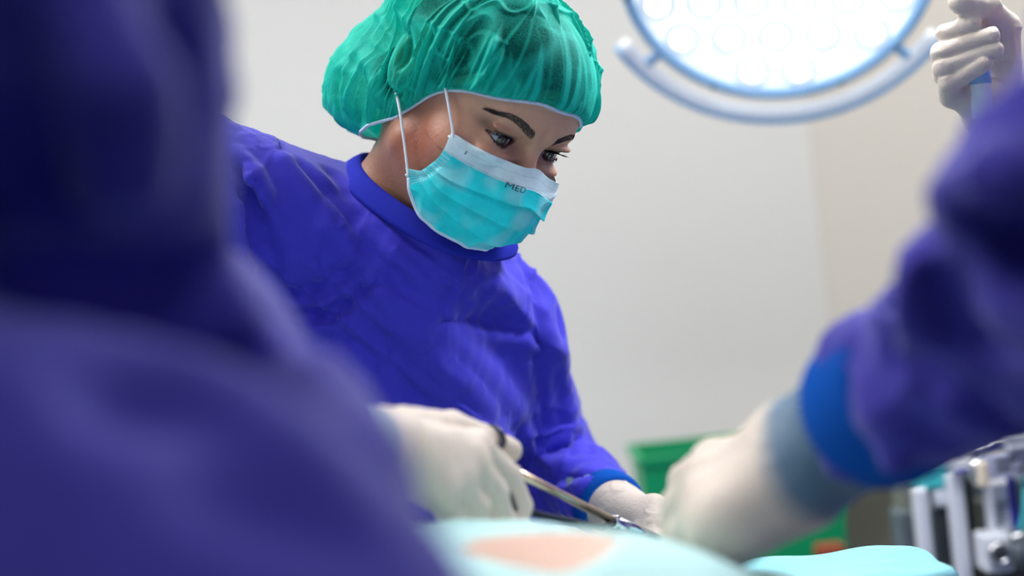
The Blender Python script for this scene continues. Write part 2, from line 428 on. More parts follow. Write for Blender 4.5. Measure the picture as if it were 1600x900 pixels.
def build_figure(fig):
    """one person: a continuous body and a gown over it. fig gives joints in world coordinates"""
    sR, sL, pv = fig['sR'], fig['sL'], fig['pelvis']; mid, TR, TL = torso_frame(sR, sL, pv)
    hc, hr = fig['head'], fig['headR']; s = fig.get('scale', 1.0); bust = fig.get('bust', 0)
    nb = mid + TR @ np.array([0, -.02, -.00]); neck_lo = fig.get('neck_lo', nb); 
    neck_hi = hc + hr @ np.array([0, -.022, -.050])
    feet = fig['feet']; zt = TL
    def tors(p, g):
        q = frame_map(p, mid, TR)
        d = loft(q, [(-zt - .10, .155 * s + g, .11 * s + g, 0, 0), (-zt + .05, .145 * s + g, .105 * s + g, 0, 0), (-zt * .55, .125 * s + g, .095 * s + g, 0, 0), (-.16, .145 * s + g, .108 * s + g, .012, 0), (-.05, .15 * s + g, .088 * s + g, 0, 0), (.035, .09 * s + g, .06 * s + g, -.01, 0)])
        d = smin(d, cone(p, sR, sL, .052 * s + g, .052 * s + g), .06)
        for b in ((sR), (sL)):
            d = smin(d, cone(p, b, neck_lo, .05 * s + g, .045 * s + g), .04)
        if bust:
            for sx in (-1, 1): d = smin(d, sph(q, (sx * .065, .085, -.16), .05 + g), .05)
        return d
    hands = fig.get('hands', [])
    def body(p):
        q = w2 = (p - hc) @ hr
        d = head_base(q, fig.get('face', False))
        d = smin(d, cone(p, neck_lo, neck_hi, .060 * s, .052 * s), .03)
        sc = cone(p, hc + hr @ np.array([-.045, -.035, -.05]), neck_lo + TR @ np.array([-.012, .042, -.01]), .013, .010)
        sc = np.minimum(sc, cone(p, hc + hr @ np.array([.045, -.035, -.05]), neck_lo + TR @ np.array([.012, .042, -.01]), .013, .010))
        d = smin(d, sc, .018)
        d = smin(d, tors(p, -.012), .03)
        for (S, El, Wr) in ((sR, fig['eR'], fig['wR']), (sL, fig['eL'], fig['wL'])):
            d = smin(d, cone(p, S, El, .046 * s, .036 * s), .02); d = smin(d, cone(p, El, Wr, .036 * s, .025 * s), .01)
        for i, ft in enumerate(feet):
            hip = np.asarray(pv) + TR @ np.array([(.08, -.08)[i], 0, -.02]); kn = (hip + ft) / 2 + np.array([0, 0, .02]); an = np.asarray(ft) + [0, 0, .07]
            d = smin(d, cone(p, hip, kn, .075 * s, .05 * s), .03); d = smin(d, cone(p, kn, an, .05 * s, .035 * s), .02)
            d = smin(d, cone(p, an + [0, 0, -.035], np.asarray(ft) + fig.get('toe', np.array([0, -.17, 0])) + [0, 0, .03], .035, .03), .02)
        return d
    def gown(p):
        d = tors(p, .012)
        for (S, El, Wr, rw) in ((sR, fig['eR'], fig['wR'], fig.get('sleeveR', (.068, .06, .048))), (sL, fig['eL'], fig['wL'], fig.get('sleeveL', (.068, .06, .048)))):
            We = Wr + nrm(np.asarray(El) - Wr) * (rw[2] + .012)
            d = smin(d, cone(p, S, El, rw[0], rw[1]), .03); d = smin(d, cone(p, El, We, rw[1], rw[2]), .02)
        # skirt hangs from the hips to the shins
        hem = np.array([(feet[0][0] + feet[1][0]) / 2, (feet[0][1] + feet[1][1]) / 2, .28])
        hip = np.asarray(pv); t = np.clip((p - hem) @ (hip - hem) / ((hip - hem) @ (hip - hem)), 0, 1); cx = hem + t[:, None] * (hip - hem)
        e = (p - cx); rr = np.sqrt((e[:, 0] / 1.15) ** 2 + (e[:, 1]) ** 2) - (.20 - .035 * t); rr = smax(rr, .28 - p[:, 2], .02); rr = smax(rr, p[:, 2] - hip[2] - .05, .05)
        d = smin(d, rr, .06)
        for fn in fig.get('gown_extra', []): d = fn(p, d)
        d = smin(d, cone(p, neck_lo, neck_hi, .060 * s + .009, .052 * s + .009), .02)
        d = smin(d, cone(p, neck_lo + TR @ np.array([0, .045, -.015]), mid + TR @ np.array([0, .07, -.16]), .050, .05), .07)
        if 'neckline' not in fig: d = smax(d, np.where(np.linalg.norm(p - neck_lo, axis=1) < .22, (p - neck_lo) @ TR[:, 2] - .035, -1.), .004)
        # neck opening: cut off above the neckline plane
        if 'neckline' in fig:
            c, n = fig['neckline']; d = smax(d, np.where(np.linalg.norm(p - c, axis=1) < .16, (p - c) @ n, -1.), .004); d = np.maximum(d, .16 - np.linalg.norm(p - (hc + hr @ np.array([0, 0, .03])), axis=1) - .045)
        return d
    return body, gown, mid, TR

def glove_colors(V, wrist, base, cuffc, reach=.05, axis=None):
    t = np.clip((axis @ (V - wrist).T) / .012 + .5, 0, 1)[:, None] if axis is not None else 0
    c = np.asarray(base)[:3] * (1 - t) + np.asarray(cuffc)[:3] * t
    return c
def hand_sdf(wrist, fore, mcps, fingers, frad, thumb, trad, wr=(.027, .031), palm_k=.016, web=.0016):
    """wrist point, a point up the forearm, knuckles, finger joint chains (from each knuckle on), thumb chain"""
    def f(p):
        d = cone(p, fore, wrist, wr[1], wr[0])
        pd = None
        for m_ in mcps:
            c = cone(p, np.asarray(wrist) * .75 + np.asarray(m_) * .25, m_, wr[0] * .72, .0135); pd = c if pd is None else smin(pd, c, .012)
        for a, b in zip(mcps[:-1], mcps[1:]): pd = smin(pd, cone(p, a, b, .012, .012), .008)
        fd = None
        for ch, r in zip(fingers, frad):
            c = chain(p, ch, r, .003); fd = c if fd is None else smin(fd, c, web)
        pd = smin(pd, fd, .006)
        pd = smin(pd, chain(p, thumb, trad, .004), .008)
        return smin(d, pd, palm_k)
    return f
def bbox(pts, pad): pts = np.asarray(pts); return pts.min(0) - pad, pts.max(0) + pad

LATEX = np.array(lin(216, 200, 186)); LATEX_CUFF = np.array(lin(150, 165, 176))
def add_glove(parent, label, name, f, pts, h, wrist, axis, cuffc=LATEX_CUFF, wr=.0008, seed=3):
    lo, hi = bbox(pts, .05); V, Fc = sdf_mesh(f, lo, hi, h)
    Nn = vnormals(V, Fc)
    cr = ridged(V * 70, seed, 3) * ridged(V * 25, seed + 1, 1.4)
    V = V + Nn * (wr * (cr - .3))[:, None]
    C = glove_colors(V, wrist, LATEX, cuffc, axis=axis)
    o = mesh_obj(name, V, Fc, M['glove'], parent, colors=C)
    if label: o['label'] = label
    return o

def rib_ring(c, axis, r, width, n=96, ribs=48, thick=.004, sq=(1, 1)):
    axis = nrm(axis); a = nrm(np.cross(axis, [.3, .5, .8])); b = np.cross(axis, a); V = []; rows = []
    for j, (t, o) in enumerate([(-1, -.5), (-1, .4), (-.6, 1), (0, 1.1), (.6, 1), (1, .4), (1, -.5)]):
        for i in range(n):
            th = 2 * math.pi * i / n; rr = r + thick * o + (.0012 * math.cos(ribs * th) if o > .3 else 0)
            V.append(c + axis * t * width / 2 + rr * (math.cos(th) * a * sq[0] + math.sin(th) * b * sq[1]))
    F_ = [[j * n + i, j * n + (i + 1) % n, (j + 1) * n + (i + 1) % n, (j + 1) * n + i] for j in range(6) for i in range(n)]
    return np.array(V), F_

# ---------------------------------------------------------------- the woman in the green cap
W = {}
W['sR'] = cw((-.30, 1.31, 1.380)); W['sL'] = cw((-.022, 1.49, 1.252)); W['pelvis'] = cw((-.17, 1.66, .86))
W['head'] = HC; W['headR'] = HR; W['face'] = True; W['bust'] = 1; W['scale'] = .97
W['eR'] = cw((-.37, 1.22, 1.13)); W['wR'] = cw((-.24, 1.06, 1.085))
W['eL'] = cw((.034, 1.60, 1.10)); W['wL'] = P(972, 803, 1.40)
W['neck_lo'] = cw((-.108, 1.385, 1.365))
pvx, pvy = W['pelvis'][:2]
W['feet'] = [np.array([pvx - .10, pvy + .04, 0]), np.array([pvx + .12, pvy + .06, 0])]
ringpts = np.array([cw(q) for q in ((-.155, 1.335, 1.402), (-.112, 1.296, 1.366), (-.060, 1.288, 1.338), (-.012, 1.325, 1.330), (.006, 1.395, 1.345), (-.04, 1.455, 1.385), (-.112, 1.475, 1.422), (-.160, 1.42, 1.430))])
rc = ringpts.mean(0); ringpts = rc + (ringpts - rc) * .95; u_, s_, vt = np.linalg.svd(ringpts - rc); rn = vt[2]
if rn @ (HC - rc) < 0: rn = -rn
W['neckline'] = (rc + rn * .004, rn)
W['sleeveL'] = (.060, .054, .034)
W['sleeveR'] = (.066, .062, .048)
def fold(a, b, r, k=.02, sag=None):
    pts = spline([a] + ([sag] if sag is not None else []) + [b], 8)
    rs = [r * (.35 + .65 * math.sin(math.pi * min(1, max(0, i / 7)))) for i in range(8)]
    return lambda p, d: smin(d, chain(p, pts, rs, .005), k)
def groove(a, b, r, k=.012, sag=None):
    pts = spline([a] + ([sag] if sag is not None else []) + [b], 8)
    rs = [r * (.3 + .7 * math.sin(math.pi * i / 7)) for i in range(8)]
    return lambda p, d: smax(d, -chain(p, pts, rs, .005), k)
W['gown_extra'] = []
body_f, gown_f, Wmid, WTR = build_figure(W)
woman = thing('person', (pvx, pvy, 0), 'woman in green bouffant cap, aqua face mask and blue gown leaning over the operating table', 'person')
def skin_colors(V):
    q = w2h(V); x = np.abs(q[:, 0]); base = np.array(lin(208, 158, 130))[:3]; C = np.tile(base, (len(V), 1))
    def blend(col, wgt): 
        nonlocal C
        C = C * (1 - wgt[:, None]) + np.array(lin(*col))[:3] * wgt[:, None]
    g = lambda cx, cy, cz, s: np.exp(-(((x - cx) / s[0]) ** 2 + ((q[:, 1] - cy) / s[1]) ** 2 + ((q[:, 2] - cz) / s[2]) ** 2))
    blend((152, 78, 54), .92 * g(.066, .02, -.045, (.03, .05, .05)))  # ruddy cheek; part of the darker tone is painted shade
    blend((190, 104, 84), .5 * g(.045, .07, -.03, (.02, .03, .014)))
    blend((186, 110, 96), .5 * g(.0, .11, -.035, (.014, .03, .016)))
    blend((140, 94, 70), .8 * np.clip((-.05 - q[:, 2] - .4 * q[:, 1]) / .05, 0, 1))  # neck skin, deepened to carry some of its shade in the colour
    blend((96, 62, 50), .8 * g(.048, .075, .0045, (.010, .02, .0055)))
    blend((130, 92, 74), .6 * g(.036, .08, .0095, (.016, .02, .0035)))
    blend((158, 110, 90), .5 * g(.017, .085, -.003, (.006, .02, .010)))
    e = np.linalg.norm(np.stack([x, q[:, 1], q[:, 2]], 1) - EYE, axis=1)
    a = (x - .031) / .0148; zt = q[:, 2] - .0012 * a
    zu = .0047 * np.clip(1 - np.abs(a + .08) ** 2.2, -1, 1); edge = np.exp(-((zt - zu) / .0009) ** 2) * (np.abs(a) < 1.05) * (e < .0155)
    blend((30, 20, 22), .85 * edge)
    zl = -.0056 * np.clip(1 - np.abs(a - .05) ** 2.0, -1, 1); edge = np.exp(-((zt - zl) / .0007) ** 2) * (np.abs(a) < 1.05) * (e < .0155)
    blend((110, 66, 60), .6 * edge)
    bz = np.interp(x, [.0135, .022, .032, .042, .052], [.0145, .0185, .0222, .0235, .0185]); bw = np.interp(x, [.0115, .0135, .022, .032, .042, .052, .054], [.0, .0034, .0038, .0032, .0022, .0008, 0])
    blend((96, 70, 58), .55 * np.clip((bw - np.abs(q[:, 2] - bz)) / .0008, 0, 1) * (q[:, 1] > .05))
    # moles
    for mx, my, mz in ((.062, .045, .030), (.066, .03, -.035)): blend((96, 56, 44), .7 * np.exp(-((x - mx) ** 2 + (q[:, 2] - mz) ** 2) / .0011 ** 2) * (q[:, 0] > 0) * (q[:, 1] > 0))
    return C
ec = P(800, 215, 1.25)
V, Fc = sdf_mesh(body_f, np.array([-.48, .95, -.01]), np.array([.25, 1.95, 1.68]), .020, fine=[(HC - .15, HC + [.13, .13, .12], .0036), (ec - [.075, .09, .06], ec + [.075, .07, .06], .0013)], newton=1)
q = w2h(V); 
# fine forehead lines
Nn = vnormals(V, Fc)
fl = np.zeros(len(V))
for z0, am in ((.030, .5), (.038, .45), (.046, .4)): fl += am * np.exp(-((q[:, 2] - z0 - .003 * np.cos(q[:, 0] * 60)) / .0007) ** 2)
fl *= (q[:, 1] > .07) * np.exp(-(q[:, 0] / .04) ** 2)
V = V - Nn * (fl * .0006)[:, None]
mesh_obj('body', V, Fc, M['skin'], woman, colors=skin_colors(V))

def eyeball(side):
    n = 40; c = EYE * np.array([side, 1, 1]); gaze = nrm(np.array([side * -.04 + .20, 1, -.10])); a = nrm(np.cross(gaze, [0, 0, 1])); b = np.cross(a, gaze)
    V = []; C = []
    for i in range(n + 1):
        th = math.pi * (i / n) ** 1.3
        for j in range(48):
            ph = 2 * math.pi * j / 48; r = ER + .0009 * math.exp(-(th / .42) ** 4)
            V.append(c + r * (math.cos(th) * gaze + math.sin(th) * (math.cos(ph) * a + math.sin(ph) * b)))
            if th < .19: k = lin(6, 5, 6)
            elif th < .50: k = lin(*(int(v * (.85 + .3 * random.random())) for v in ((70, 44, 32) if th < .44 else (38, 28, 26))))
            else: k = lin(168, 170, 184) if th < 1.0 else lin(196, 160, 150)
            C.append(k[:3])
    F_ = [[i * 48 + j, i * 48 + (j + 1) % 48, (i + 1) * 48 + (j + 1) % 48, (i + 1) * 48 + j] for i in range(n) for j in range(48)]
    mesh_obj('eye', h2w(np.array(V)), F_, M['eye'], woman, colors=np.array(C))
eyeball(1); eyeball(-1)

def ray_head(x, z, f=None, y0=.14):
    """front surface of the face at head coordinates x, z"""
    f = f or head_base; x = np.atleast_1d(x).astype(float); z = np.atleast_1d(z).astype(float); y = np.full(len(x), y0)
    for _ in range(60):
        d = f(np.stack([x, y, z], 1)); y = y - np.clip(d, -.01, .02) * .8
    return np.stack([x, y, z], 1)
def strands(name, m, roots, dirs, length, r, bend):
    R0 = np.array(roots); D0 = np.array(dirs); L0 = np.array(length)[:, None]; B0 = np.array(bend); n = len(R0)
    side_ = np.cross(D0, [.3, .2, .9]); side_ /= np.linalg.norm(side_, axis=1)[:, None]; oth = np.cross(D0, side_); V = []
    for t, k in ((0, 1), (.25, 1), (.5, .8), (.75, .55), (1, .15)):
        c = R0 + D0 * L0 * t + B0 * L0 * t * t
        for a_, b_ in ((1, 0), (0, 1), (-1, 0), (0, -1)): V.append(c + r * k * (a_ * side_ + b_ * oth))
    V = np.stack(V, 1).reshape(-1, 3); F_ = []
    for q in range(n):
        o = q * 20; F_ += [[o + i * 4 + j, o + i * 4 + (j + 1) % 4, o + i * 4 + 4 + (j + 1) % 4, o + i * 4 + 4 + j] for i in range(4) for j in range(4)]
    return mesh_obj(name, h2w(V), F_, m, woman)
for side in (1, -1):      # eyebrows: arched rows of short hairs
    cx = np.array([.0135, .022, .032, .042, .052]); cz = np.array([.0145, .0185, .0222, .0235, .0185]); wd = np.array([.0034, .0040, .0034, .0024, .0010])
    rt = []; dr = []; ln = []; bd = []
    for k in range(620):
        t = random.random(); x = .0135 + t * .0385; z = np.interp(x, cx, cz) + random.uniform(-1, 1) * np.interp(x, cx, wd)
        rt.append((x * side, z))
        sl = np.interp(x, cx[:-1], np.diff(cz) / np.diff(cx)); up = np.interp(t, [0, .15, .4, 1], [1.6, .7, .25, -.1])
        d = nrm([side, -.35 - .6 * t, sl + up]); dr.append(d); ln.append(random.uniform(.0045, .007)); bd.append(np.array([.25 * side, -.25, -.1]))
    rt = ray_head([q_[0] for q_ in rt], [q_[1] for q_ in rt]) + [0, .0002, 0]
    strands('eyebrow', M['brow'], rt, dr, ln, .00021, bd)
    rt = []; dr = []; ln = []; bd = []
    for k in range(140):      # upper lashes
        a = -0.85 + 1.85 * random.random(); x = .031 + .0148 * a; z = .0047 * (1 - abs(a + .08) ** 2.2) + .0012 * a
        yy = math.sqrt(max(0, (ER + .0016) ** 2 - (x - EYE[0]) ** 2 - z * z)) + EYE[1]
        rt.append(np.array([x * side, yy, z])); dr.append(nrm([side * (.35 * a + .25), .9, -.35])); ln.append(.0075 * (1 + .35 * max(a, 0))); bd.append(np.array([side * .15, .0, .55]))
    for k in range(34):       # lower lashes
        a = -.7 + 1.6 * random.random(); x = .031 + .0148 * a; z = -.0056 * (1 - abs(a - .05) ** 2) + .0012 * a
        yy = math.sqrt(max(0, (ER + .0016) ** 2 - (x - EYE[0]) ** 2 - z * z)) + EYE[1]
        rt.append(np.array([x * side, yy, z])); dr.append(nrm([side * (.3 * a + .1), .7, -.6])); ln.append(.0021); bd.append(np.array([0, .1, -.2]))
    strands('eyelashes', M['lash'], rt, dr, ln, .00022, bd)
#@@NEXT
def hit(f, px, py, y0=.3, y1=2.2):
    """where the sight line through that spot of the photograph first meets the surface f"""
    px = np.atleast_1d(px).astype(float); py = np.atleast_1d(py).astype(float)
    D = ((px - 800) / FPX)[:, None] * CR + ((450 - py) / FPX)[:, None] * CU + CF; L = np.linalg.norm(D, axis=1); t = np.full(len(px), y0)
    for _ in range(90):
        d = f(CAM + D * t[:, None]); t = np.minimum(t + np.maximum(d, -.004) * .7 / L, y1)
    return CAM + D * t[:, None]

# gown of the woman: big folds are part of the shape
base_gown = gown_f
def gpts(*pp):
    g = hit(base_gown, [q[0] for q in pp], [q[1] for q in pp]); g = g[np.abs(base_gown(g)) < .003]; return g if len(g) > 1 else None
WOMAN_FOLDS = [  # kind, image path of the fold over the cloth, radius, softness
    (1, ((366, 245), (392, 310), (420, 400)), .015, .010), (1, ((330, 300), (372, 350), (398, 430)), .013, .010),
    (-1, ((372, 262), (404, 350), (428, 430), (432, 500)), .014, .008),
    (1, ((440, 258), (520, 340), (600, 450), (680, 560), (760, 640)), .011, .014),
    (-1, ((470, 262), (545, 350), (610, 430), (680, 510)), .008, .016), (-1, ((520, 270), (600, 350), (680, 420)), .008, .02),
    (1, ((425, 470), (480, 482), (560, 436)), .012, .008), (-1, ((440, 462), (500, 452), (560, 415)), .009, .01),
    (1, ((450, 508), (520, 503), (605, 455)), .011, .008), (-1, ((450, 490), (520, 488), (590, 440)), .007, .008),
    (-1, ((826, 430), (838, 500), (845, 580), (846, 660)), .009, .008),
    (1, ((700, 400), (740, 440), (800, 470)), .008, .02), (1, ((640, 480), (720, 540), (800, 640), (830, 720)), .008, .022),
    (-1, ((690, 500), (760, 505), (835, 520)), .005, .012), (1, ((700, 515), (770, 525), (838, 545)), .005, .012),
    (-1, ((600, 520), (640, 600), (680, 640)), .005, .016), (1, ((545, 560), (570, 640), (600, 680)), .006, .02),
    (-1, ((868, 470), (872, 540), (892, 600)), .006, .010), (1, ((855, 520), (874, 600), (880, 660)), .007, .012),
    (1, ((850, 690), (870, 682), (900, 665)), .006, .012), (-1, ((848, 708), (875, 702), (905, 688)), .005, .006),
    (1, ((855, 728), (885, 728), (920, 718)), .006, .010), (-1, ((860, 748), (895, 748), (930, 738)), .005, .006),
    (1, ((880, 768), (915, 764), (945, 756)), .006, .008),
]
FP = []
for kd, path, r, k in WOMAN_FOLDS:
    g = gpts(*path)
    if g is None: continue
    pts = spline(g, 7); away = CF * (.004 if kd > 0 else -.002)
    rs = [r * (.3 + .7 * math.sin(math.pi * i / 6)) for i in range(7)]; FP.append((kd, pts + away, rs, k))
def gown_w(p):
    d = base_gown(p)
    for kd, pts, rs, k in FP:
        lo_, hi_ = pts.min(0) - .05, pts.max(0) + .05; m = ((p > lo_) & (p < hi_)).all(1)
        if not m.any(): continue
        c = chain(p[m], pts, rs, .006); d[m] = smin(d[m], c, k) if kd > 0 else smax(d[m], -c, k)
    return d
def crumple(V, N, amp, fine, seed):
    p = V + .02 * np.stack([vnoise(V * 14, seed + i) for i in range(3)], 1)
    d = amp * (vnoise(p * 9, seed + 5) - .5) * 2 + amp * .8 * (ridged(p * [13, 13, 7], seed + 7, 1.3) ** 2) \
        + fine * (ridged(p * [34, 34, 22], seed + 9, 2.2) ** 1.5) * (vnoise(V * 9, seed + 11) > .45) + fine * .7 * (ridged(p * 60 + 5, seed + 12, 2.5)) * np.clip(vnoise(V * 12, seed + 13) * 3 - 1.4, 0, 1)
    return V + N * d[:, None]
def cloth_creases(V, N):
    # thin cotton: long soft folds pulled from the shoulder across the chest, then short sharp pressed creases
    def co(a, s1, s2, s3, warp=.012):
        e1 = nrm(math.cos(a) * CR + math.sin(a) * CU); e2 = nrm(-math.sin(a) * CR + math.cos(a) * CU)
        Wp = V + warp * (np.stack([vnoise(V * 11, 400 + i) for i in range(3)], 1) - .5)
        return np.stack([Wp @ e1 * s1, Wp @ e2 * s2, Wp @ CF * s3], 1)
    a0 = math.radians(-52); m1 = np.clip(vnoise(V * 7, 410) * 2.2 - .5, 0, 1); m2 = np.clip(vnoise(V * 9, 411) * 3 - 1.3, 0, 1); m3 = np.clip(vnoise(V * 10, 412) * 3 - 1.4, 0, 1)
    d = .0055 * (vnoise(co(a0, 3.2, 15, 6), 401) - .5) * 2 + .0085 * ridged(co(a0, 3.5, 17, 7, .02), 402, 1.6) ** 1.3 * m1
    d += .0055 * ridged(co(a0 + .25, 7, 30, 12, .02), 403, 3.0) * m2 - .0042 * ridged(co(a0 - .5, 9, 34, 14, .02), 404, 4.0) * m3
    d += .0042 * ridged(co(math.radians(8), 9, 40, 16, .02), 405, 3.6) * m3 + .0030 * ridged(co(math.radians(70), 12, 48, 20, .02), 406, 4) * m2
    d += .0013 * ridged(V * 75, 407, 3) * np.clip(vnoise(V * 13, 413) * 3 - 1.5, 0, 1)
    return V + N * (d - .001)[:, None]
glo, ghi = cw((-.34, 1.10, 1.02)) - .03, np.array([.16, 1.72, 1.46])
V, Fc = sdf_mesh(gown_w, np.array([-.52, .98, .2]), np.array([.30, 1.98, 1.52]), .016, fine=[(np.array([-.40, 1.10, 1.02]), np.array([.20, 1.62, 1.48]), .0032)], newton=1)
Nn = vnormals(V, Fc); V = cloth_creases(V, Nn)
mesh_obj('gown', V, Fc, M['gown'], woman)
# ribbed neckband
def neckband(rp, rn_, wid, parent, ribs=120):
    C = spline(rp, 144, True); c0 = C.mean(0); V = []; prof = [(-.5, -.0015), (-.5, .001), (-.35, .0022), (0, .0026), (.35, .0022), (.5, .001), (.5, -.0015)]
    for i in range(144):
        rad = nrm((C[i] - c0) - rn_ * ((C[i] - c0) @ rn_)); tiltax = nrm(rn_ * .80 - rad * .60)
        for t, o in prof:
            V.append(C[i] + tiltax * (t * wid + .004) + nrm(rad + .5 * rn_) * (o + (.0007 if (i % 2) and o > .002 else 0)))
    n = len(prof); F_ = [[i * n + j, ((i + 1) % 144) * n + j, ((i + 1) % 144) * n + (j + 1) % n, i * n + (j + 1) % n] for i in range(144) for j in range(n)]
    return mesh_obj('collar', np.array(V), F_, M['rib'], parent)
neckband(ringpts, rn, .023, woman)

# ---- cap: hair below, thin gathered cloth above, white elastic hem
CC = np.array([0, -.020, .030])
def hem_dir(a):     # a: angle about the head, 0 = forehead, +90 = her right
    y, x = math.cos(a), math.sin(a)
    z = np.interp(math.degrees(abs((a + math.pi) % (2 * math.pi) - math.pi)), [0, 14, 36, 45, 63, 91, 120, 150, 180], [.045, .046, .029, .024, .006, -.036, -.080, -.098, -.100])
    return x, y, z
def hem_pt(a, off=.002):
    x, y, z = hem_dir(a); lo_, hi_ = 0., .16
    for _ in range(30):
        m = (lo_ + hi_) / 2; p = np.array([[x * m, y * m - .01, z]])
        if head_base(p, False)[0] < off: lo_ = m
        else: hi_ = m
    # keep it on or outside the skull where the neck hollows
    r = max(lo_, .062 if y > -.3 else .074)
    return np.array([x * r, y * r - .01, z])
V, Fc = sdf_mesh(lambda p: smin(smin(cranium(p, .004), ell(p, (0, -.085, -.035), (.055, .030, .040)), .02), ell(p, (0, -.112, -.045), (.034, .026, .032)), .012), np.array([-.1, -.16, -.11]), np.array([.1, .12, .15]), .004)
def hairline(V):
    q = V; ang = np.degrees(np.arctan2(np.abs(q[:, 0]), q[:, 1] + .01)); zz = np.interp(ang, [0, 25, 50, 65, 80, 95, 130, 180], [.062, .056, .040, .008, -.004, -.026, -.070, -.078]); return zz
below = V[:, 2] < hairline(V)
Vn = vnormals(V, Fc); V = V - Vn * (np.where(below, .010, 0))[:, None] - Vn * (.002 * (vnoise(V * [60, 60, 300], 4)))[:, None] 
mesh_obj('hair', h2w(V), Fc, M['hair'], woman)

NA, NT = 720, 150
aa = np.linspace(-math.pi, math.pi, NA, endpoint=False); hem = np.array([hem_pt(a) for a in aa])
hem = (hem + np.roll(hem, 6, 0) + np.roll(hem, -6, 0) + np.roll(hem, 12, 0) + np.roll(hem, -12, 0)) / 5
def cap_surface():
    pole = nrm([0, -.02, 1.]); V = []; FA = []
    hd = hem - CC; hr_ = np.linalg.norm(hd, axis=1); hdn = hd / hr_[:, None]
    PL = [(RNG.uniform(-math.pi, math.pi), RNG.uniform(.010, .030), RNG.choice([.12, .25, .5, .9], p=[.35, .35, .2, .1]) * RNG.uniform(.7, 1.3), RNG.uniform(.0022, .0062), RNG.uniform(-.35, .35), RNG.uniform(-.4, .4)) for _ in range(170)]
    for ti in range(NT):
        t = ti / (NT - 1); om = np.arccos(np.clip(hdn @ pole, -1, 1)); te = t
        d = (np.sin((1 - te) * om)[:, None] * hdn + np.sin(te * om)[:, None] * pole) / np.sin(om)[:, None]
        d /= np.linalg.norm(d, axis=1)[:, None]
        # loose bag: an ellipsoid round the skull, sagging at the nape
        back = np.clip(-d[:, 1], 0, 1); low = np.clip(.3 - d[:, 2], 0, 1); side = np.abs(d[:, 0])
        R = 1 / np.sqrt((d[:, 0] / .089) ** 2 + (d[:, 1] / np.where(d[:, 1] < 0, .117, .112)) ** 2 + (d[:, 2] / .098) ** 2)
        R = R - .012 * np.exp(-(1 - d @ nrm([0, -.55, .83])) / .25) + .078 * np.exp(-(1 - d @ nrm([0, -.72, -.69])) / .16) + .012 * np.exp(-((d[:, 2] - .35) / .35) ** 2) * side ** 2
        R = R + .026 * np.exp(-(1 - d @ nrm([-.85, .42, -.30])) / .06)
        R = R + .017 * np.exp(-(1 - d @ nrm([.32, -.60, -.74])) / .05)
        s = 1 - np.exp(-t / .045); s = np.clip(s, 0, 1)
        r = hr_ * (1 - s) + R * s
        # gathers radiate from the elastic and run out at different heights; creases cross between them
        g = np.zeros(NA)
        for (a0, wd_, ln_, hgt, dr_, cu_) in PL:
            if t > ln_ * 1.3: continue
            da = (aa - a0 - dr_ * t - cu_ * t * t + math.pi) % (2 * math.pi) - math.pi; w_t = wd_ * (.55 + 1.6 * t)
            g += hgt * np.exp(-(np.abs(da) / w_t) ** 1.3) * np.clip((ln_ - t) / ln_ * 1.8, 0, 1)
        pts = CC + d * r[:, None]
        cr = ridged(pts * [24, 24, 15] + 3, 50, 3.0) * .0040 + ridged(pts * 45, 51, 4.0) * .0018
        cr = cr + back * ridged(pts * 30 + 1, 53, 2.4) * .007
        amp = (1 - math.exp(-t / .03))
        big = .014 * (vnoise(pts * 13 + 2, 60) - .5)
        r2 = r + amp * (g + cr + big * s - .004)
        V.append(CC + d * r2[:, None]); FA.append(np.clip(g / .0055 - .15, 0, 1) * .85 + np.clip(cr / .005 - .2, 0, 1) * .8)
    V = np.concatenate(V); FA = np.clip(np.concatenate(FA), 0, 1)
    # never inside the hair
    for _ in range(4):
        dd = smin(np.minimum(cranium(V, .0065), head_base(V, False) - .0035), ell(V, (0, -.112, -.045), (.037, .029, .035)), .012)
        n = nrm(V - CC) if False else (V - CC) / np.linalg.norm(V - CC, axis=1)[:, None]
        tt = np.repeat(np.arange(NT) / (NT - 1), NA)
        lp_ = np.minimum(chain(V * [1, 1, 1], [(.075, .008, .025), (.076, -.022, .043), (.074, -.050, .020), (.075, -.038, -.014), (.075, -.010, -.030)], [.003] * 5), chain(V * [-1, 1, 1], [(.075, .008, .025), (.076, -.022, .043), (.074, -.050, .020), (.075, -.038, -.014), (.075, -.010, -.030)], [.003] * 5)); dd = np.minimum(dd, lp_)
        V = V + n * (np.clip(-dd, 0, .02) * np.clip(tt / .08, 0, 1))[:, None]
    F_ = [[i * NA + j, i * NA + (j + 1) % NA, (i + 1) * NA + (j + 1) % NA, (i + 1) * NA + j] for i in range(NT - 1) for j in range(NA)]
    return V, F_, FA
V, F_, FA = cap_surface()
capo = mesh_obj('bouffant_cap', h2w(V), F_, M['cap'], woman, colors=np.repeat(FA[:, None], 3, 1))     # colour layer: how far the cloth is doubled up in a gather
hp = spline(hem[::6], 900, True); k = np.arange(900)
hp = hp + (hp - CC) / np.linalg.norm(hp - CC, axis=1)[:, None] * (.0006 * np.sin(k * 2.1))[:, None]
V, F_ = tube_mesh(h2w(hp + [0, 0, -.0005]), .0015 + .0003 * np.sin(k * 2.1 + 1), 7, True)
o = mesh_obj('elastic_hem', V, F_, M['white_band'], capo, origin=np.array(capo.matrix_world.translation)); o['label'] = 'white elastic hem of the cap'

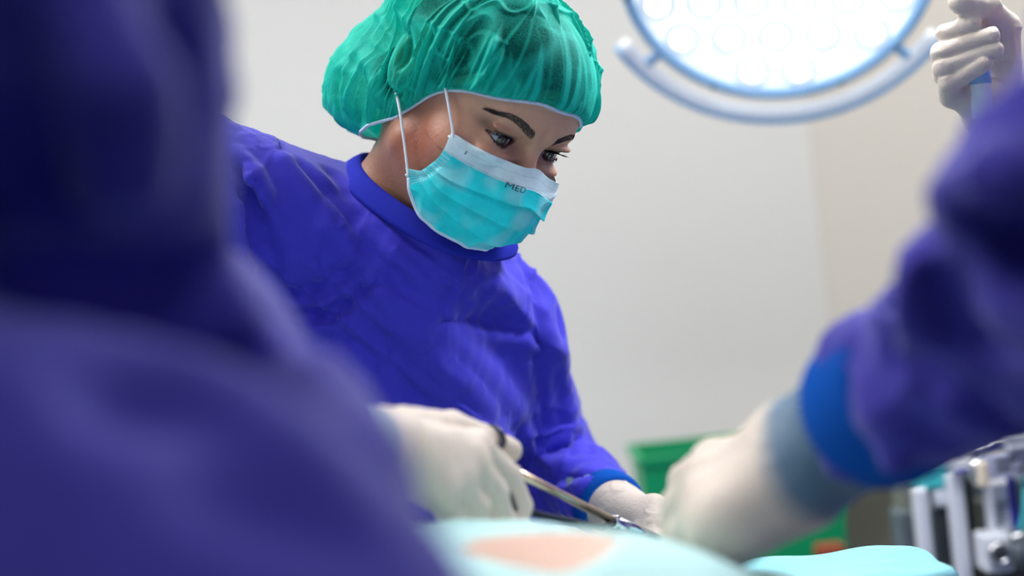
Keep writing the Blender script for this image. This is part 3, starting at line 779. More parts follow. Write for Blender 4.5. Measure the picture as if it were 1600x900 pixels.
# ---- face mask, laid over a smooth carrier of the lower face
def carrier(p):
    x = np.abs(p[:, 0]); q = p.copy(); q[:, 0] = x
    d = ell(p, (0, .022, -.045), (.066, .066, .078))
    d = smin(d, cranium(p), .03)
    d = smin(d, cone(p, (0, .094, .004), (0, .108, -.038), .008, .013), .030)
    d = smin(d, ell(p, (0, .080, -.085), (.030, .024, .030)), .03)
    d = smin(d, cone(q, (.056, .0, -.062), (.012, .072, -.10), .015, .016), .024)
    return d - .0035
MROWS = [
 [(-60, 62, -20), (-48, 90, -21), (-34, 109, -15), (-16, 111, -12), (0, 108, -8), (14, 105, -11), (31, 88, -15), (47, 74, -17), (61, 55, -18)],
 [(-62, 62, -42), (-53, 88, -44), (-37, 111, -41), (-17, 120, -35), (0, 121, -32), (17, 114, -35), (36, 93, -40), (51, 75, -41), (60, 57, -40)],
 [(-64, 55, -60), (-54, 82, -62), (-38, 106, -62), (-18, 118, -58), (0, 122, -55), (18, 115, -57), (38, 92, -60), (53, 73, -62), (62.5, 50, -61)],
 [(-66, 45, -68), (-54, 72, -78), (-38, 98, -80), (-18, 110, -78), (0, 114, -80), (18, 107, -80), (38, 86, -82), (54, 64, -80), (66, 41, -68)],
 [(-68, 34, -71), (-54, 56, -96), (-36, 78, -102), (-17, 92, -102), (0, 95, -104), (17, 92, -104), (36, 77, -104), (54, 55, -97), (68, 34, -71)]]
NU, NV = 420, 210
rows_ = np.array([spline(np.array(r) / 1000., NU) for r in MROWS])            # 5 x NU x 3
G = spline(rows_.reshape(5, -1), NV).reshape(NV, NU, 3)
uu, vv = np.meshgrid(np.linspace(-1, 1, NU), np.linspace(0, 1, NV))
Nm = np.cross(np.gradient(G, axis=1), np.gradient(G, axis=0)); Nm /= np.linalg.norm(Nm, axis=2)[..., None] + 1e-12
if (Nm[..., 1]).mean() < 0: Nm = -Nm
G0 = G.copy(); off = np.zeros_like(uu); w_side = np.clip((1 - np.abs(uu)) / .25, 0, 1) ** .7
for v0, sl, am in ((.36, .08, .0034), (.56, -.06, .0036), (.76, -.12, .0030)):     # three pleats, each a flap over the next
    vl = v0 + sl * (np.abs(uu) - .4) + .010 * np.sin(uu * 5 + v0 * 9); s_ = vv - vl
    off += am * w_side * np.where(s_ < 0, np.exp(s_ / .06), -.45 * np.exp(-s_ / .04))
flat = G.reshape(-1, 3)
off = off.ravel() + .0030 * (vnoise(flat * 34 + 4, 81) - .5) + .0016 * ridged(flat * 42 + 9, 82, 1.8) * (vv.ravel() > .18) + .0012 * (ridged(flat * [30, 30, 60], 83, 2) * (vv.ravel() <= .18))
off += -.0012 * np.exp(-((np.abs(uu) - .93).ravel() / .03) ** 2)
Vm = flat + Nm.reshape(-1, 3) * off[:, None]
dh = head_base(Vm, False); pz = nrm([0, 1, 0]); rad = Vm - np.array([0, .0, -.04]); rad /= np.linalg.norm(rad, axis=1)[:, None]
for _ in range(3): Vm = Vm + rad * np.clip(.0018 - head_base(Vm, True), 0, .01)[:, None]
gv = Vm.reshape(NV, NU, 3)
cy = np.array(lin(40, 220, 226))[:3]; wh = np.array(lin(214, 234, 240))[:3]; dot = np.array(lin(120, 165, 170))[:3]
Cm = np.tile(cy, (NV * NU, 1)); U_, V_ = uu.ravel(), vv.ravel()
blot = np.clip(vnoise(flat * 60, 85) * 2.4 - 1.0, 0, 1) * .30; Cm = Cm * (1 - blot[:, None]) + wh * blot[:, None]
t = np.clip((.175 - V_) / .006, 0, 1)[:, None]; Cm = Cm * (1 - t) + wh * t
for v0 in (.072, .160):
    t = ((np.abs(V_ - v0) < .0042) & (np.sin(U_ * 330) > .1) & (np.abs(U_) < .92))[:, None] * .75; Cm = Cm * (1 - t) + dot * t
t = ((np.abs(U_ - .80) < .006) & (np.abs(V_ - .085) < .018))[:, None] * .9; Cm = Cm * (1 - t) + np.array(lin(40, 90, 100))[:3] * t
t = ((np.abs(U_) > .885) & (V_ > .10) & (V_ < .93) & (np.sin(V_ * 150) > .0) & (np.sin(np.abs(U_) * 330) > .0))[:, None] * .65; Cm = Cm * (1 - t) + wh * t
F_ = [[i * NU + j, i * NU + j + 1, (i + 1) * NU + j + 1, (i + 1) * NU + j] for i in range(NV - 1) for j in range(NU - 1)]
masko = mesh_obj('face_mask', h2w(Vm), F_, M['mask'], woman, colors=Cm); masko['label'] = 'aqua pleated surgical mask with a white nose strip'
sm = masko.modifiers.new('solid', 'SOLIDIFY'); sm.thickness = .0006; sm.offset = 0
mo = np.array(masko.matrix_world.translation)
edge = np.concatenate([gv[-1, :, :]]); eb = spline(edge[::14], 160); V, F_ = tube_mesh(h2w(eb), .0020, 8, flat=.55); mesh_obj('edge_binding', V, F_, M['white_band'], masko, origin=mo)
for side in (1, -1):
    c = lambda *q: np.array([q[0] * side, q[1], q[2]]) / 1000
    t0 = gv[3, NU - 6 if side > 0 else 5]; t1 = gv[-4, NU - 4 if side > 0 else 3]
    pts = spline([t0 - [0, .004, .004], t0, c(71, 37, 5), c(75, 8, 25), c(76, -22, 43), c(74, -50, 20), c(75, -38, -14), c(75, -3, -35), t1 + (t0 - t1) * .02, t1 + [0, .003, -.004]], 70)
    V, F_ = tube_mesh(h2w(pts), .0013, 8); mesh_obj('ear_loop', V, F_, M['loop'], masko, origin=mo)
# printed letters on the mask, laid on its surface
def text_verts(txt, size):
    cu = bpy.data.curves.new('letters', 'FONT'); cu.body = txt; cu.size = size; cu.align_x = 'CENTER'; cu.align_y = 'CENTER'
    ob = bpy.data.objects.new('letters', cu); COL.objects.link(ob); bpy.context.view_layer.update()
    me = bpy.data.meshes.new_from_object(ob.evaluated_get(bpy.context.evaluated_depsgraph_get()))
    V = np.array([v.co[:] for v in me.vertices]); F_ = [list(p.vertices) for p in me.polygons]
    bpy.data.objects.remove(ob); bpy.data.curves.remove(cu); bpy.data.meshes.remove(me); return V, F_
def mask_point(u, v, lift):
    i = np.clip(v * (NV - 1), 0, NV - 1.001); j = np.clip((u + 1) / 2 * (NU - 1), 0, NU - 1.001); i0, j0 = i.astype(int), j.astype(int); a, b = (i - i0)[:, None], (j - j0)[:, None]
    p = gv[i0, j0] * (1 - a) * (1 - b) + gv[i0 + 1, j0] * a * (1 - b) + gv[i0, j0 + 1] * (1 - a) * b + gv[i0 + 1, j0 + 1] * a * b
    return p + Nm[i0, j0] * lift
TV, TF = text_verts('MED', .0075)
pu = np.linalg.norm(gv[30, NU * 60 // 100] - gv[30, NU * 56 // 100]) / .08; pvv = np.linalg.norm(gv[50, NU * 58 // 100] - gv[10, NU * 58 // 100]) / (40 / NV)
V = h2w(mask_point(.235 - TV[:, 0] / pu, .188 - TV[:, 1] / pvv, .0016)); mesh_obj('lettering', V, TF, M['ink'], masko, origin=mo, smooth=False)
#@@NEXT2

# ---------------------------------------------------------------- hands and the other figures
def relaxed_hand(wrist, d, back, side=1, curl=.5):
    d = nrm(d); back = nrm(np.asarray(back) - d * (d @ np.asarray(back))); lat = np.cross(d, back) * side
    mc = [wrist + d * l + lat * o for l, o in ((.086, -.026), (.088, -.008), (.083, .009), (.075, .025))]
    fg = []
    for m_, L in zip(mc, ((.040, .024, .018), (.044, .028, .019), (.040, .026, .018), (.032, .020, .017))):
        ch = [m_]; a = .25
        for l in L: a += curl; ch.append(ch[-1] + l * (math.cos(a) * d - math.sin(a) * back))
        fg.append(ch)
    fr = [[.0125, .0108, .0098, .0086]] * 3 + [[.0112, .0095, .0086, .0078]]
    th = [wrist + d * .02 - lat * .020, wrist + d * .055 - lat * .045 - back * .012, wrist + d * .082 - lat * .048 - back * .022, wrist + d * .105 - lat * .044 - back * .028]
    return mc, fg, fr, th, [.016, .0125, .0112, .0095]
def gloved_relaxed(parent, wrist, elbow, back, side=1, curl=.5, h=.004):
    d = nrm(np.asarray(wrist) - elbow); fore = wrist - d * .06
    mc, fg, fr, th, tr = relaxed_hand(wrist, d, back, side, curl); f = hand_sdf(wrist, fore, mc, fg, fr, th, tr, wr=(.029, .038))
    return add_glove(parent, None, 'glove', f, [wrist, fore] + [q for c in fg for q in c] + th, h, wrist - d * .012, -d)
def sleeve_cuff(parent, wrist, elbow, r, width=.045, name='cuff', m='cuff', shift=.0):
    d = nrm(np.asarray(wrist) - elbow); V, F_ = rib_ring(wrist - d * (.045 - shift), d, r, width); return mesh_obj(name, V, F_, M[m], parent)

# the woman's own hands
fore = P(935, 783, 1.49); wr_ = P(985, 808, 1.385)
mc = [P(1022, 797, 1.36), P(1030, 806, 1.345), P(1030, 818, 1.335), P(1022, 830, 1.33)]
fg = [[mc[0], P(1052, 800, 1.335), P(1064, 822, 1.32), P(1066, 840, 1.31)], [mc[1], P(1060, 815, 1.32), P(1066, 838, 1.305), P(1060, 855, 1.30)], [mc[2], P(1055, 832, 1.31), P(1058, 852, 1.30), P(1050, 866, 1.295)], [mc[3], P(1042, 845, 1.31), P(1042, 862, 1.30), P(1034, 872, 1.295)]]
fr = [[.0125, .0108, .0098, .0086]] * 3 + [[.0112, .0095, .0086, .0078]]
th = [P(996, 822, 1.37), P(1008, 842, 1.335), P(1022, 850, 1.315), P(1040, 852, 1.305)]
fw0 = hand_sdf(wr_, fore, mc, fg, fr, th, [.014, .012, .011, .0095], wr=(.022, .028))
f = lambda p: smin(fw0(p), cone(p, W['wL'] + (W['eL'] - W['wL']) * .4, W['wL'] * 1.0, .036, .0285), .01)
add_glove(woman, None, 'glove', f, [fore, wr_] + mc + th + sum(fg, []), .0022, P(970, 800, 1.42), nrm(fore - wr_), wr=.0012)
sleeve_cuff(woman, W['wL'], W['eL'], .031, .030, shift=.012)
gloved_relaxed(woman, W['wR'], W['eR'], (0, -.3, 1), 1)
sleeve_cuff(woman, W['wR'], W['eR'], .038)

def make_person(fig, label, gmat, box_lo, box_hi, h, seed, capcol=True, zones=None, amp=.007, fine=.004):
    c = fig['pelvis']; t = thing('person', (c[0], c[1], 0), label, 'person')
    body, gown, mid, TR = build_figure(fig)
    V, Fc = sdf_mesh(body, box_lo, box_hi, .022, fine=[(fig['head'] - .14, fig['head'] + .14, .008)])
    q = (V - fig['head']); mesh_obj('body', V, Fc, M['skin'], t, colors=np.tile(np.array(lin(214, 168, 144))[:3], (len(V), 1)))
    V, Fc = sdf_mesh(gown, box_lo, box_hi, h, fine=zones)
    V = crumple(V, vnormals(V, Fc), amp, fine, seed); mesh_obj('gown', V, Fc, gmat, t)
    # cap and mask
    hr = fig['headR']; hc = fig['head']
    cf_ = lambda p: smax(smin(cranium(frame_map(p, hc, hr), .018), ell(frame_map(p, hc, hr), (0, -.06, .02), (.085, .07, .08)), .03), .030 - .35 * np.clip(-frame_map(p, hc, hr)[:, 1], -.1, .1) * -1 - frame_map(p, hc, hr)[:, 2] - .02 + .4 * frame_map(p, hc, hr)[:, 1] * 0 - .45 * np.clip(-frame_map(p, hc, hr)[:, 1] + .05, 0, .2), .006)
    V, Fc = sdf_mesh(cf_, hc - .18, hc + .18, .008); mesh_obj('bouffant_cap', crumple(V, vnormals(V, Fc), .005, .004, seed + 3), Fc, M['drape_cyan'], t)
    kf = lambda p: smax(smax(np.abs(carrier(frame_map(p, hc, hr)) - .002) - .0025, frame_map(p, hc, hr)[:, 2] + .015, .003), -frame_map(p, hc, hr)[:, 1] + .045, .003)
    V, Fc = sdf_mesh(kf, hc - .16, hc + .16, .006); V = V
    mesh_obj('face_mask', V, Fc, M['mask'], t, colors=np.tile(np.array(lin(60, 200, 208))[:3], (len(V), 1)))
    return t
def head_frame(yaw_dir, pitch):
    f = nrm(np.array([yaw_dir[0], yaw_dir[1], 0])); r = np.cross(f, [0, 0, 1]); f2 = f * math.cos(pitch) + np.array([0, 0, -math.sin(pitch)]); return np.stack([r, f2, np.cross(r, f2)], 1)

def surface_folds(fig, folds, y0=.15):
    g0 = build_figure(fig)[1]; out = []
    for kd, path, r, k in folds:
        pts = spline(hit(g0, [q[0] for q in path], [q[1] for q in path], y0), 7); out.append((kd, pts + CF * (.35 * r if kd > 0 else 0), [r * (.35 + .65 * math.sin(math.pi * i / 6)) for i in range(7)], k))
    def fn(p, d):
        for kd, pts, rs, k in out: c = chain(p, pts, rs, .006); d = smin(d, c, k) if kd > 0 else smax(d, -c, k)
        return d
    fig['gown_extra'].append(fn)
# ---- near left: back and right arm of a surgeon, close to the lens
A = dict(sR=cw((-.205, .455, 1.49)), sL=cw((-.56, .46, 1.50)), pelvis=cw((-.34, .42, 1.0)), eR=cw((-.175, .64, 1.282)), wR=P(500, 692, .865), eL=cw((-.66, .58, 1.22)), wL=cw((-.46, .80, 1.19)),
         feet=[np.array([-.24, .38, 0]), np.array([-.44, .38, 0])], toe=np.array([0, .17, 0]), sleeveR=(.094, .054, .030))
A['head'] = cw((-.38, .55, 1.73)); A['headR'] = head_frame((.35, 1), .5)
def a_extra(p, d):
    d = smin(d, ell(p, cw((-.27, .45, 1.16)), (.19, .09, .13)), .05)
    d = smin(d, ell(p, cw((-.138, .47, 1.115)), (.14, .09, .155)), .06)                    # gown billowing at the waist
    d = smin(d, chain(p, [P(60, -40, .47), P(120, 120, .47), P(170, 260, .50)], [.02, .024, .012], .01), .02)
    d = smin(d, chain(p, [P(330, 440, .70), P(400, 560, .68), P(470, 700, .60), P(540, 790, .54)], [.014, .014, .016, .02], .02), .04)
    d = smax(d, -chain(p, [P(230, -40, .46), P(250, 100, .47), P(235, 200, .50)], [.010, .014, .008], .01), .02)
    return d
A['gown_extra'] = [a_extra]
surface_folds(A, [(-1, ((255, 5), (275, 100), (235, 210)), .016, .016), (1, ((130, 5), (150, 120), (195, 260)), .016, .02), (-1, ((60, 400), (190, 445), (320, 410)), .020, .02), (-1, ((30, 20), (50, 160), (110, 300)), .014, .02), (1, ((270, 540), (340, 480), (400, 530)), .010, .02), (1, ((440, 560), (500, 640), (560, 740)), .012, .02), (-1, ((120, 640), (260, 620), (380, 680)), .018, .02), (-1, ((300, 760), (420, 780), (520, 860)), .014, .02)])
pa = make_person(A, 'blurred person in violet-blue gown at the left edge, right hand holding a needle holder', M['gown_shaded'], np.array([-.85, .12, -.01]), np.array([.14, 1.0, 1.95]), .022, 120,
                 zones=[(np.array([-.36, .28, 1.02]), np.array([.06, .98, 1.50]), .008)])
fore = P(495, 692, .84); wr_ = P(588, 698, .93)
mc = [P(742, 700, 1.02), P(728, 722, .995), P(706, 745, .975), P(682, 762, .955)]
fg = [[mc[0], P(792, 745, 1.06), P(812, 790, 1.07), P(806, 832, 1.06)], [mc[1], P(772, 770, 1.04), P(784, 812, 1.05), P(775, 845, 1.04)], [mc[2], P(742, 792, 1.01), P(748, 832, 1.02), P(738, 858, 1.01)], [mc[3], P(706, 806, .98), P(706, 842, .99), P(696, 866, .98)]]
th = [P(630, 672, .99), P(704, 672, 1.045), P(760, 688, 1.075), P(796, 704, 1.085)]
f = hand_sdf(wr_, fore, mc, fg, fr, th, [.017, .0135, .0118, .0100], wr=(.027, .030))
add_glove(pa, None, 'glove', f, [fore, wr_] + mc + th + sum(fg, []), .003, P(565, 686, .91), nrm(fore - wr_), wr=.001)
sleeve_cuff(pa, P(522, 694, .875), cw((-.175, .64, 1.282)), .031, .05, shift=.01)
gloved_relaxed(pa, A['wL'], A['eL'], (0, 0, 1), -1)

# ---- near right: surgeon whose left forearm comes in from the right
B = dict(sL=cw((.342, .60, 1.555)), sR=cw((.55, .88, 1.555)), pelvis=cw((.56, .72, 1.0)), eL=cw((.285, .655, 1.314)), wL=P(1302, 678, .886), eR=cw((.74, 1.00, 1.30)), wR=cw((.66, 1.16, 1.17)),
         feet=[np.array([.66, .84, 0]), np.array([.60, .62, 0])], toe=np.array([-.17, 0, 0]), sleeveL=(.084, .066, .042))
B['head'] = cw((.42, .78, 1.78)); B['headR'] = head_frame((-1, .2), .5)
def b_extra(p, d):
    for (px, py, Y, r) in ((1545, 300, .66, .026), (1490, 420, .70, .028), (1440, 470, .76, .024), (1378, 575, .82, .022), (1600, 230, .64, .024), (1352, 560, .835, .020)):
        d = smin(d, sph(p, P(px, py, Y), r), .028)
    d = smin(d, chain(p, [P(1600, 270, .60), P(1520, 310, .64)], [.018, .02], .01), .02)
    d = smax(d, -chain(p, [P(1400, 545, .70), P(1470, 600, .63), P(1580, 660, .585), P(1680, 700, .57)], [.006, .014, .018, .018], .01), .014)
    d = smax(d, -chain(p, [P(1385, 430, .77), P(1400, 470, .70), P(1420, 500, .66)], [.008, .008, .004], .01), .012)
    d = smax(d, -chain(p, [P(1530, 345, .60), P(1600, 390, .56), P(1680, 410, .55)], [.004, .010, .010], .01), .014)
    d = smin(d, chain(p, [P(1350, 590, .80), P(1372, 650, .78), P(1400, 715, .77)], [.010, .012, .010], .01), .010)
    return d
B['gown_extra'] = [b_extra]
surface_folds(B, [(-1, ((1385, 535), (1450, 590), (1530, 640), (1620, 680)), .015, .012), (-1, ((1530, 350), (1600, 395), (1690, 420)), .013, .014), (-1, ((1378, 440), (1398, 480)), .005, .01),
                  (1, ((1420, 390), (1445, 470), (1425, 540)), .010, .014), (1, ((1500, 285), (1580, 275), (1640, 290)), .010, .016), (-1, ((1460, 440), (1500, 520), (1580, 560)), .009, .016), (1, ((1350, 600), (1400, 660), (1480, 700)), .010, .012)])
pb = make_person(B, 'blurred person in violet-blue gown at the right edge, gloved fist over the table', M['gown_shaded'], np.array([.10, .28, -.01]), np.array([.92, 1.36, 2.05]), .022, 160,
                 zones=[(np.array([.17, .42, 1.08]), np.array([.42, .95, 1.52]), .006)], amp=.008, fine=.004)
fore = P(1350, 655, .865); wr_ = P(1262, 708, .895)
mc = [P(1118, 722, .945), P(1104, 748, .92), P(1104, 782, .895), P(1122, 818, .87)]
fg = [[mc[0], P(1072, 752, .99), P(1062, 812, 1.00), P(1058, 850, 1.00)], [mc[1], P(1062, 790, .955), P(1058, 842, .965), P(1060, 880, .965)], [mc[2], P(1072, 830, .915), P(1076, 880, .925), P(1080, 915, .93)], [mc[3], P(1110, 868, .89), P(1118, 905, .90), P(1120, 935, .90)]]
frb = [[.0150, .0125, .011, .0095]] * 3 + [[.0145, .0120, .0105, .009]]
th = [P(1215, 745, .97), P(1140, 790, 1.02), P(1100, 830, 1.03), P(1070, 850, 1.03)]
f0 = hand_sdf(wr_, fore, mc, fg, frb, th, [.017, .0135, .0118, .0100], wr=(.0355, .0415), palm_k=.02)
f = lambda p: smin(f0(p), cone(p, P(1240, 770, .88), P(1150, 820, .87), .022, .022), .03)
add_glove(pb, None, 'glove', f, [fore, wr_] + mc + th + sum(fg, []), .003, P(1278, 700, .90), nrm(fore - wr_), cuffc=np.array(lin(104, 128, 150)), wr=.0008)
sleeve_cuff(pb, P(1300, 680, .885), B['eL'], .0435, .055, shift=-.022)
gloved_relaxed(pb, B['wR'], B['eR'], (0, 0, 1), 1)

# ---- third helper, hidden behind the near right one except for a hand on the lamp handle
Cp = dict(sR=cw((.69, 1.60, 1.45)), sL=cw((.76, 1.26, 1.45)), pelvis=cw((.74, 1.45, .95)), eR=cw((.60, 1.52, 1.24)), wR=P(1566, 178, 1.37), eL=cw((.82, 1.16, 1.18)), wL=cw((.90, 1.10, 1.10)),
          feet=[np.array([.80, 1.56, 0]), np.array([.80, 1.36, 0])], toe=np.array([-.17, 0, 0]))
Cp['head'] = cw((.78, 1.50, 1.72)); Cp['headR'] = head_frame((-1, -.3), .3)
pc = make_person(Cp, 'person hidden behind the right gown, only a white gloved hand gripping the lamp handle shows', M['gown_shaded'], np.array([.40, 1.0, -.01]), np.array([1.10, 1.85, 1.95]), .022, 200)
fore = P(1590, 235, 1.39); wr_ = P(1548, 172, 1.372)
mc = [P(1522, 50, 1.372), P(1512, 78, 1.375), P(1510, 106, 1.375), P(1516, 134, 1.37)]
fg = [[mc[0], P(1486, 66, 1.352), P(1480, 54, 1.325), P(1519, 37, 1.310)], [mc[1], P(1475, 92, 1.350), P(1471, 82, 1.322), P(1548, 56, 1.304)],
      [mc[2], P(1477, 118, 1.350), P(1475, 106, 1.320), P(1554, 78, 1.304)], [mc[3], P(1485, 150, 1.348), P(1483, 130, 1.320), P(1536, 99, 1.306)]]
frc = [[.0115, .0105, .0098, .0086]] * 4
th = [P(1566, 120, 1.37), P(1568, 44, 1.345), P(1540, 12, 1.318), P(1499, 4, 1.308)]
f1 = hand_sdf(wr_, fore, mc, fg, frc, th, [.019, .0155, .0125, .0105], wr=(.026, .030), web=.0007)
f = lambda p: smin(f1(p), cone(p, P(1512, 148, 1.352), P(1532, 182, 1.352), .017, .014), .012)
add_glove(pc, None, 'glove', f, [fore, wr_] + mc + th + sum(fg, []), .0018, P(1562, 200, 1.378), nrm(fore - wr_), wr=.0012)
sleeve_cuff(pc, P(1570, 205, 1.38), Cp['eR'], .036, .05, shift=.0)
gloved_relaxed(pc, Cp['wL'], Cp['eL'], (0, 0, 1), -1)

# ================================================================ instruments
def ring_pts(c, a, b, r, n=28): return [c + r * (math.cos(2 * math.pi * i / n) * a + math.sin(2 * math.pi * i / n) * b) for i in range(n)]
hold = thing('needle_holder', P(1000, 830, 1.22), 'gold-toned steel needle holder, its finger ring at the thumb of the left glove', 'surgical tool')
p0, p1, p2 = P(775, 722, 1.075), P(962, 816, 1.20), P(1034, 842, 1.245)
pv_ = p1
V, F_ = tube_mesh([p0, p0 * .5 + p1 * .5, p1], [.0036, .0034, .0040], 10); mesh_obj('shank', V, F_, M['gold'], hold)
q0 = P(790, 790, 1.05); V, F_ = tube_mesh([q0, P(850, 806, 1.09), P(940, 824, 1.17), p1], [.0026, .0026, .0026, .003], 10); mesh_obj('shank', V, F_, M['dark_steel'], hold)
V, F_ = merge([tube_mesh([p1 - nrm(p2 - p1) * .004, p1 * .6 + p2 * .4, p2], [.0050, .0052, .0026], 10), tube_mesh([p1 - CU * .006, p1 + CU * .006], [.004, .004], 12)]); o = mesh_obj('jaw', V, F_, M['steel'], hold); o['label'] = 'bright steel jaws'
rc_ = P(765, 686, 1.065); V, F_ = tube_mesh(ring_pts(rc_, nrm(CR * .8 - CU * .3), nrm(CU * .7 + CF * .5 + CR * .3), .0105), .0024, 8, True); o = mesh_obj('finger_ring', V, F_, M['dark_steel'], hold)
V, F_ = tube_mesh([P(768, 704, 1.068), P(770, 714, 1.072), p0], .003, 8); mesh_obj('ring_neck', V, F_, M['gold'], hold)
V, F_ = tube_mesh(ring_pts(P(778, 788, 1.05), nrm(CR), nrm(CU), .0105), .0024, 8, True); mesh_obj('finger_ring', V, F_, M['dark_steel'], hold)

# ================================================================ patient, operating table, drapes
pat = thing('person', (-.4, .95, .90), 'patient lying under the pale aqua drape, a small patch of skin bare', 'person')
PZ = P(820, 896, .80)
def pat_f(p):
    d = ell(p, (-.18, .84, 1.0), (.42, .17, .150))
    d = smin(d, ell(p, (PZ[0] + .01, PZ[1], PZ[2] - .062), (.13, .11, .074)), .05)
    d = smin(d, ell(p, (-.62, .90, 1.02), (.26, .19, .13)), .06); d = smin(d, cone(p, (-.80, .93, 1.02), (-.98, .93, 1.03), .055, .055), .03)
    d = smin(d, ell(p, (-1.08, .93, 1.05), (.115, .08, .095)), .02)
    for y in (.80, .98): d = smin(d, chain(p, [(.0, y, .97), (.08, y, .97), (.13, y, .965)], [.075, .06, .05], .02), .04)
    for y in (.66, 1.12): d = smin(d, chain(p, [(-.80, y + (.08 if y < .9 else -.08), 1.02), (-.5, y, .96), (-.25, y, .955)], [.05, .04, .03], .02), .03)
    return d
V, Fc = sdf_mesh(pat_f, np.array([-1.25, .55, .85]), np.array([.25, 1.25, 1.22]), .016); mesh_obj('body', V, Fc, M['skin'], pat, colors=np.tile(np.array(lin(216, 176, 156))[:3], (len(V), 1)))
tb = thing('operating_table', (-.5, .95, 0), 'operating table with padded top under the pale aqua drape', 'table')
for nm, c, s, m in (('mattress', (-.52, .92, .86), (1.36, .50, .08), 'dark'), ('frame', (-.52, .92, .80), (1.30, .44, .04), 'steel'), ('column', (-.5, .92, .44), (.28, .24, .70), 'white'), ('base', (-.5, .92, .045), (1.0, .46, .09), 'white')):
    V, F_ = box(c, s, .015); mesh_obj(nm, V, F_, M[m], tb)
# drape: a cloth sheet following the patient and falling over the table's sides
def ridge_z(x):      # world height of the far ridge (it meets the photograph's outline)
    xs = [-1.3, -.9, -.35, -.047, .013, .0855, .162, .20]; zz = [1.20, 1.22, 1.19, 1.160, 1.147, 1.124, 1.100, 1.085]; return np.interp(x, xs, zz) - .015
NX, NY = 230, 130
xs_ = np.linspace(-1.32, .185, NX); ys_ = np.linspace(-.40, 1.0, NY); V = []
for j, t in enumerate(ys_):
    for i, x in enumerate(xs_):
        zr = ridge_z(x)
        if t < 0: y = .655 + .012 * math.sin(x * 21) * min(1, -t * 4); z = zr + .012 - .02 + t * 1.0; z = zr - .01 + t
        elif t < .75:
            u = t / .75; y = .655 + u * .37; z = zr + .018 * (1 - u) ** 1.0 - .012 * max(0, 1 - u * 12) - .055 * max(0, u - .80) / .2
        else: u = (t - .75) / .25; y = 1.025 + u * .15 + .01 * math.sin(x * 23) * u; z = zr - .055 - u * .22
        ex = max(0, x - .165) / .02; V.append((x, y, z - .30 * ex ** 1.5 * (t >= 0) * 1.0))
V = np.array(V); top = (np.repeat(ys_, NX) >= 0)
V[:, 2] += .010 * (vnoise(V * [9, 14, 3], 300) - .5) + .0035 * ridged(V * [18, 24, 4], 301, 2) * top; V[:, 1] += .012 * (vnoise(V * [22, 2, 3], 302) - .5) * ~top
d = pat_f(V); hole = ((V[:, 0] - PZ[0]) / .052) ** 2 + ((V[:, 1] - PZ[1]) / .055) ** 2 < 1
push = np.clip(.004 - d, 0, .05) * (~hole); V[:, 2] += push
F_ = [[j * NX + i, j * NX + i + 1, (j + 1) * NX + i + 1, (j + 1) * NX + i] for j in range(NY - 1) for i in range(NX - 1) ]
o = mesh_obj('surgical_drape', V, F_, M['drape'], None); tag(o, 'pale aqua drape spread over the patient and operating table, with a skin opening', 'drape')
s_ = o.modifiers.new('solid', 'SOLIDIFY'); s_.thickness = .0012

# instrument stand with a cyan drape, right of the gloved fist
mc0 = P(1312, 884, 1.20); hx, hy = .080, .060; zt_ = mc0[2]
ms = thing('instrument_stand', (mc0[0], mc0[1], 0), 'wheeled instrument stand standing under the cyan drape', 'stand')
V, F_ = box((mc0[0], mc0[1], zt_ - .020), (hx * 2 - .02, hy * 2 - .02, .012), .004); mesh_obj('tray', V, F_, M['steel'], ms)
V, F_ = merge([tube_mesh([(mc0[0], mc0[1], .05), (mc0[0], mc0[1], zt_ - .026)], .014, 16)]); mesh_obj('post', V, F_, M['steel'], ms)
for k in range(4):
    a = k * math.pi / 2 + .6; e = np.array([mc0[0] + .16 * math.cos(a), mc0[1] + .16 * math.sin(a), .05]); V, F_ = tube_mesh([(mc0[0], mc0[1], .06), e], .012, 10); lg = mesh_obj('leg', V, F_, M['steel'], ms)
    V, F_ = tube_mesh([e + [0, -.01, -.025], e + [0, .01, -.025]], .025, 16); mesh_obj('wheel', V, F_, M['dark'], lg, origin=np.array(lg.matrix_world.translation))
n = 160; V = []; rings = [(-1, 0), (-.9, .0), (-.3, .001), (-.06, .001), (.0, -.001), (.03, -.006), (.035, -.013), (.02, -.019), (.015, -.024), (.05, -.030), (.08, -.07), (.16, -.16), (.26, -.30)]
for g_, dz in rings:
    for i in range(n):
        a = 2 * math.pi * i / n; cx_ = np.sign(math.cos(a)) * min(1, abs(math.cos(a)) * 1.35) * hx; cy_ = np.sign(math.sin(a)) * min(1, abs(math.sin(a)) * 1.35) * hy
        gg = g_ if g_ < 0 else 0; k_ = (1 + gg) if g_ < 0 else 1; wv = 1 + .25 * math.sin(a * 11) * max(0, -dz - .03) / .3
        nx = cx_ * k_; ny = cy_ * k_; ex = g_ * .12 * wv if g_ > 0 else 0; L_ = math.hypot(cx_, cy_)
        V.append((mc0[0] + nx + cx_ / L_ * ex, mc0[1] + ny + cy_ / L_ * ex, zt_ + dz + .0015 * math.sin(a * 7 + g_ * 9) * (g_ > -.9)))
F_ = [[r * n + i, r * n + (i + 1) % n, (r + 1) * n + (i + 1) % n, (r + 1) * n + i] for r in range(len(rings) - 1) for i in range(n)]
o = mesh_obj('stand_drape', np.array(V), [q[::-1] for q in F_], M['drape_cyan'], None); tag(o, 'cyan drape with a rolled edge over the instrument stand at the lower right', 'drape'); s_ = o.modifiers.new('solid', 'SOLIDIFY'); s_.thickness = .001

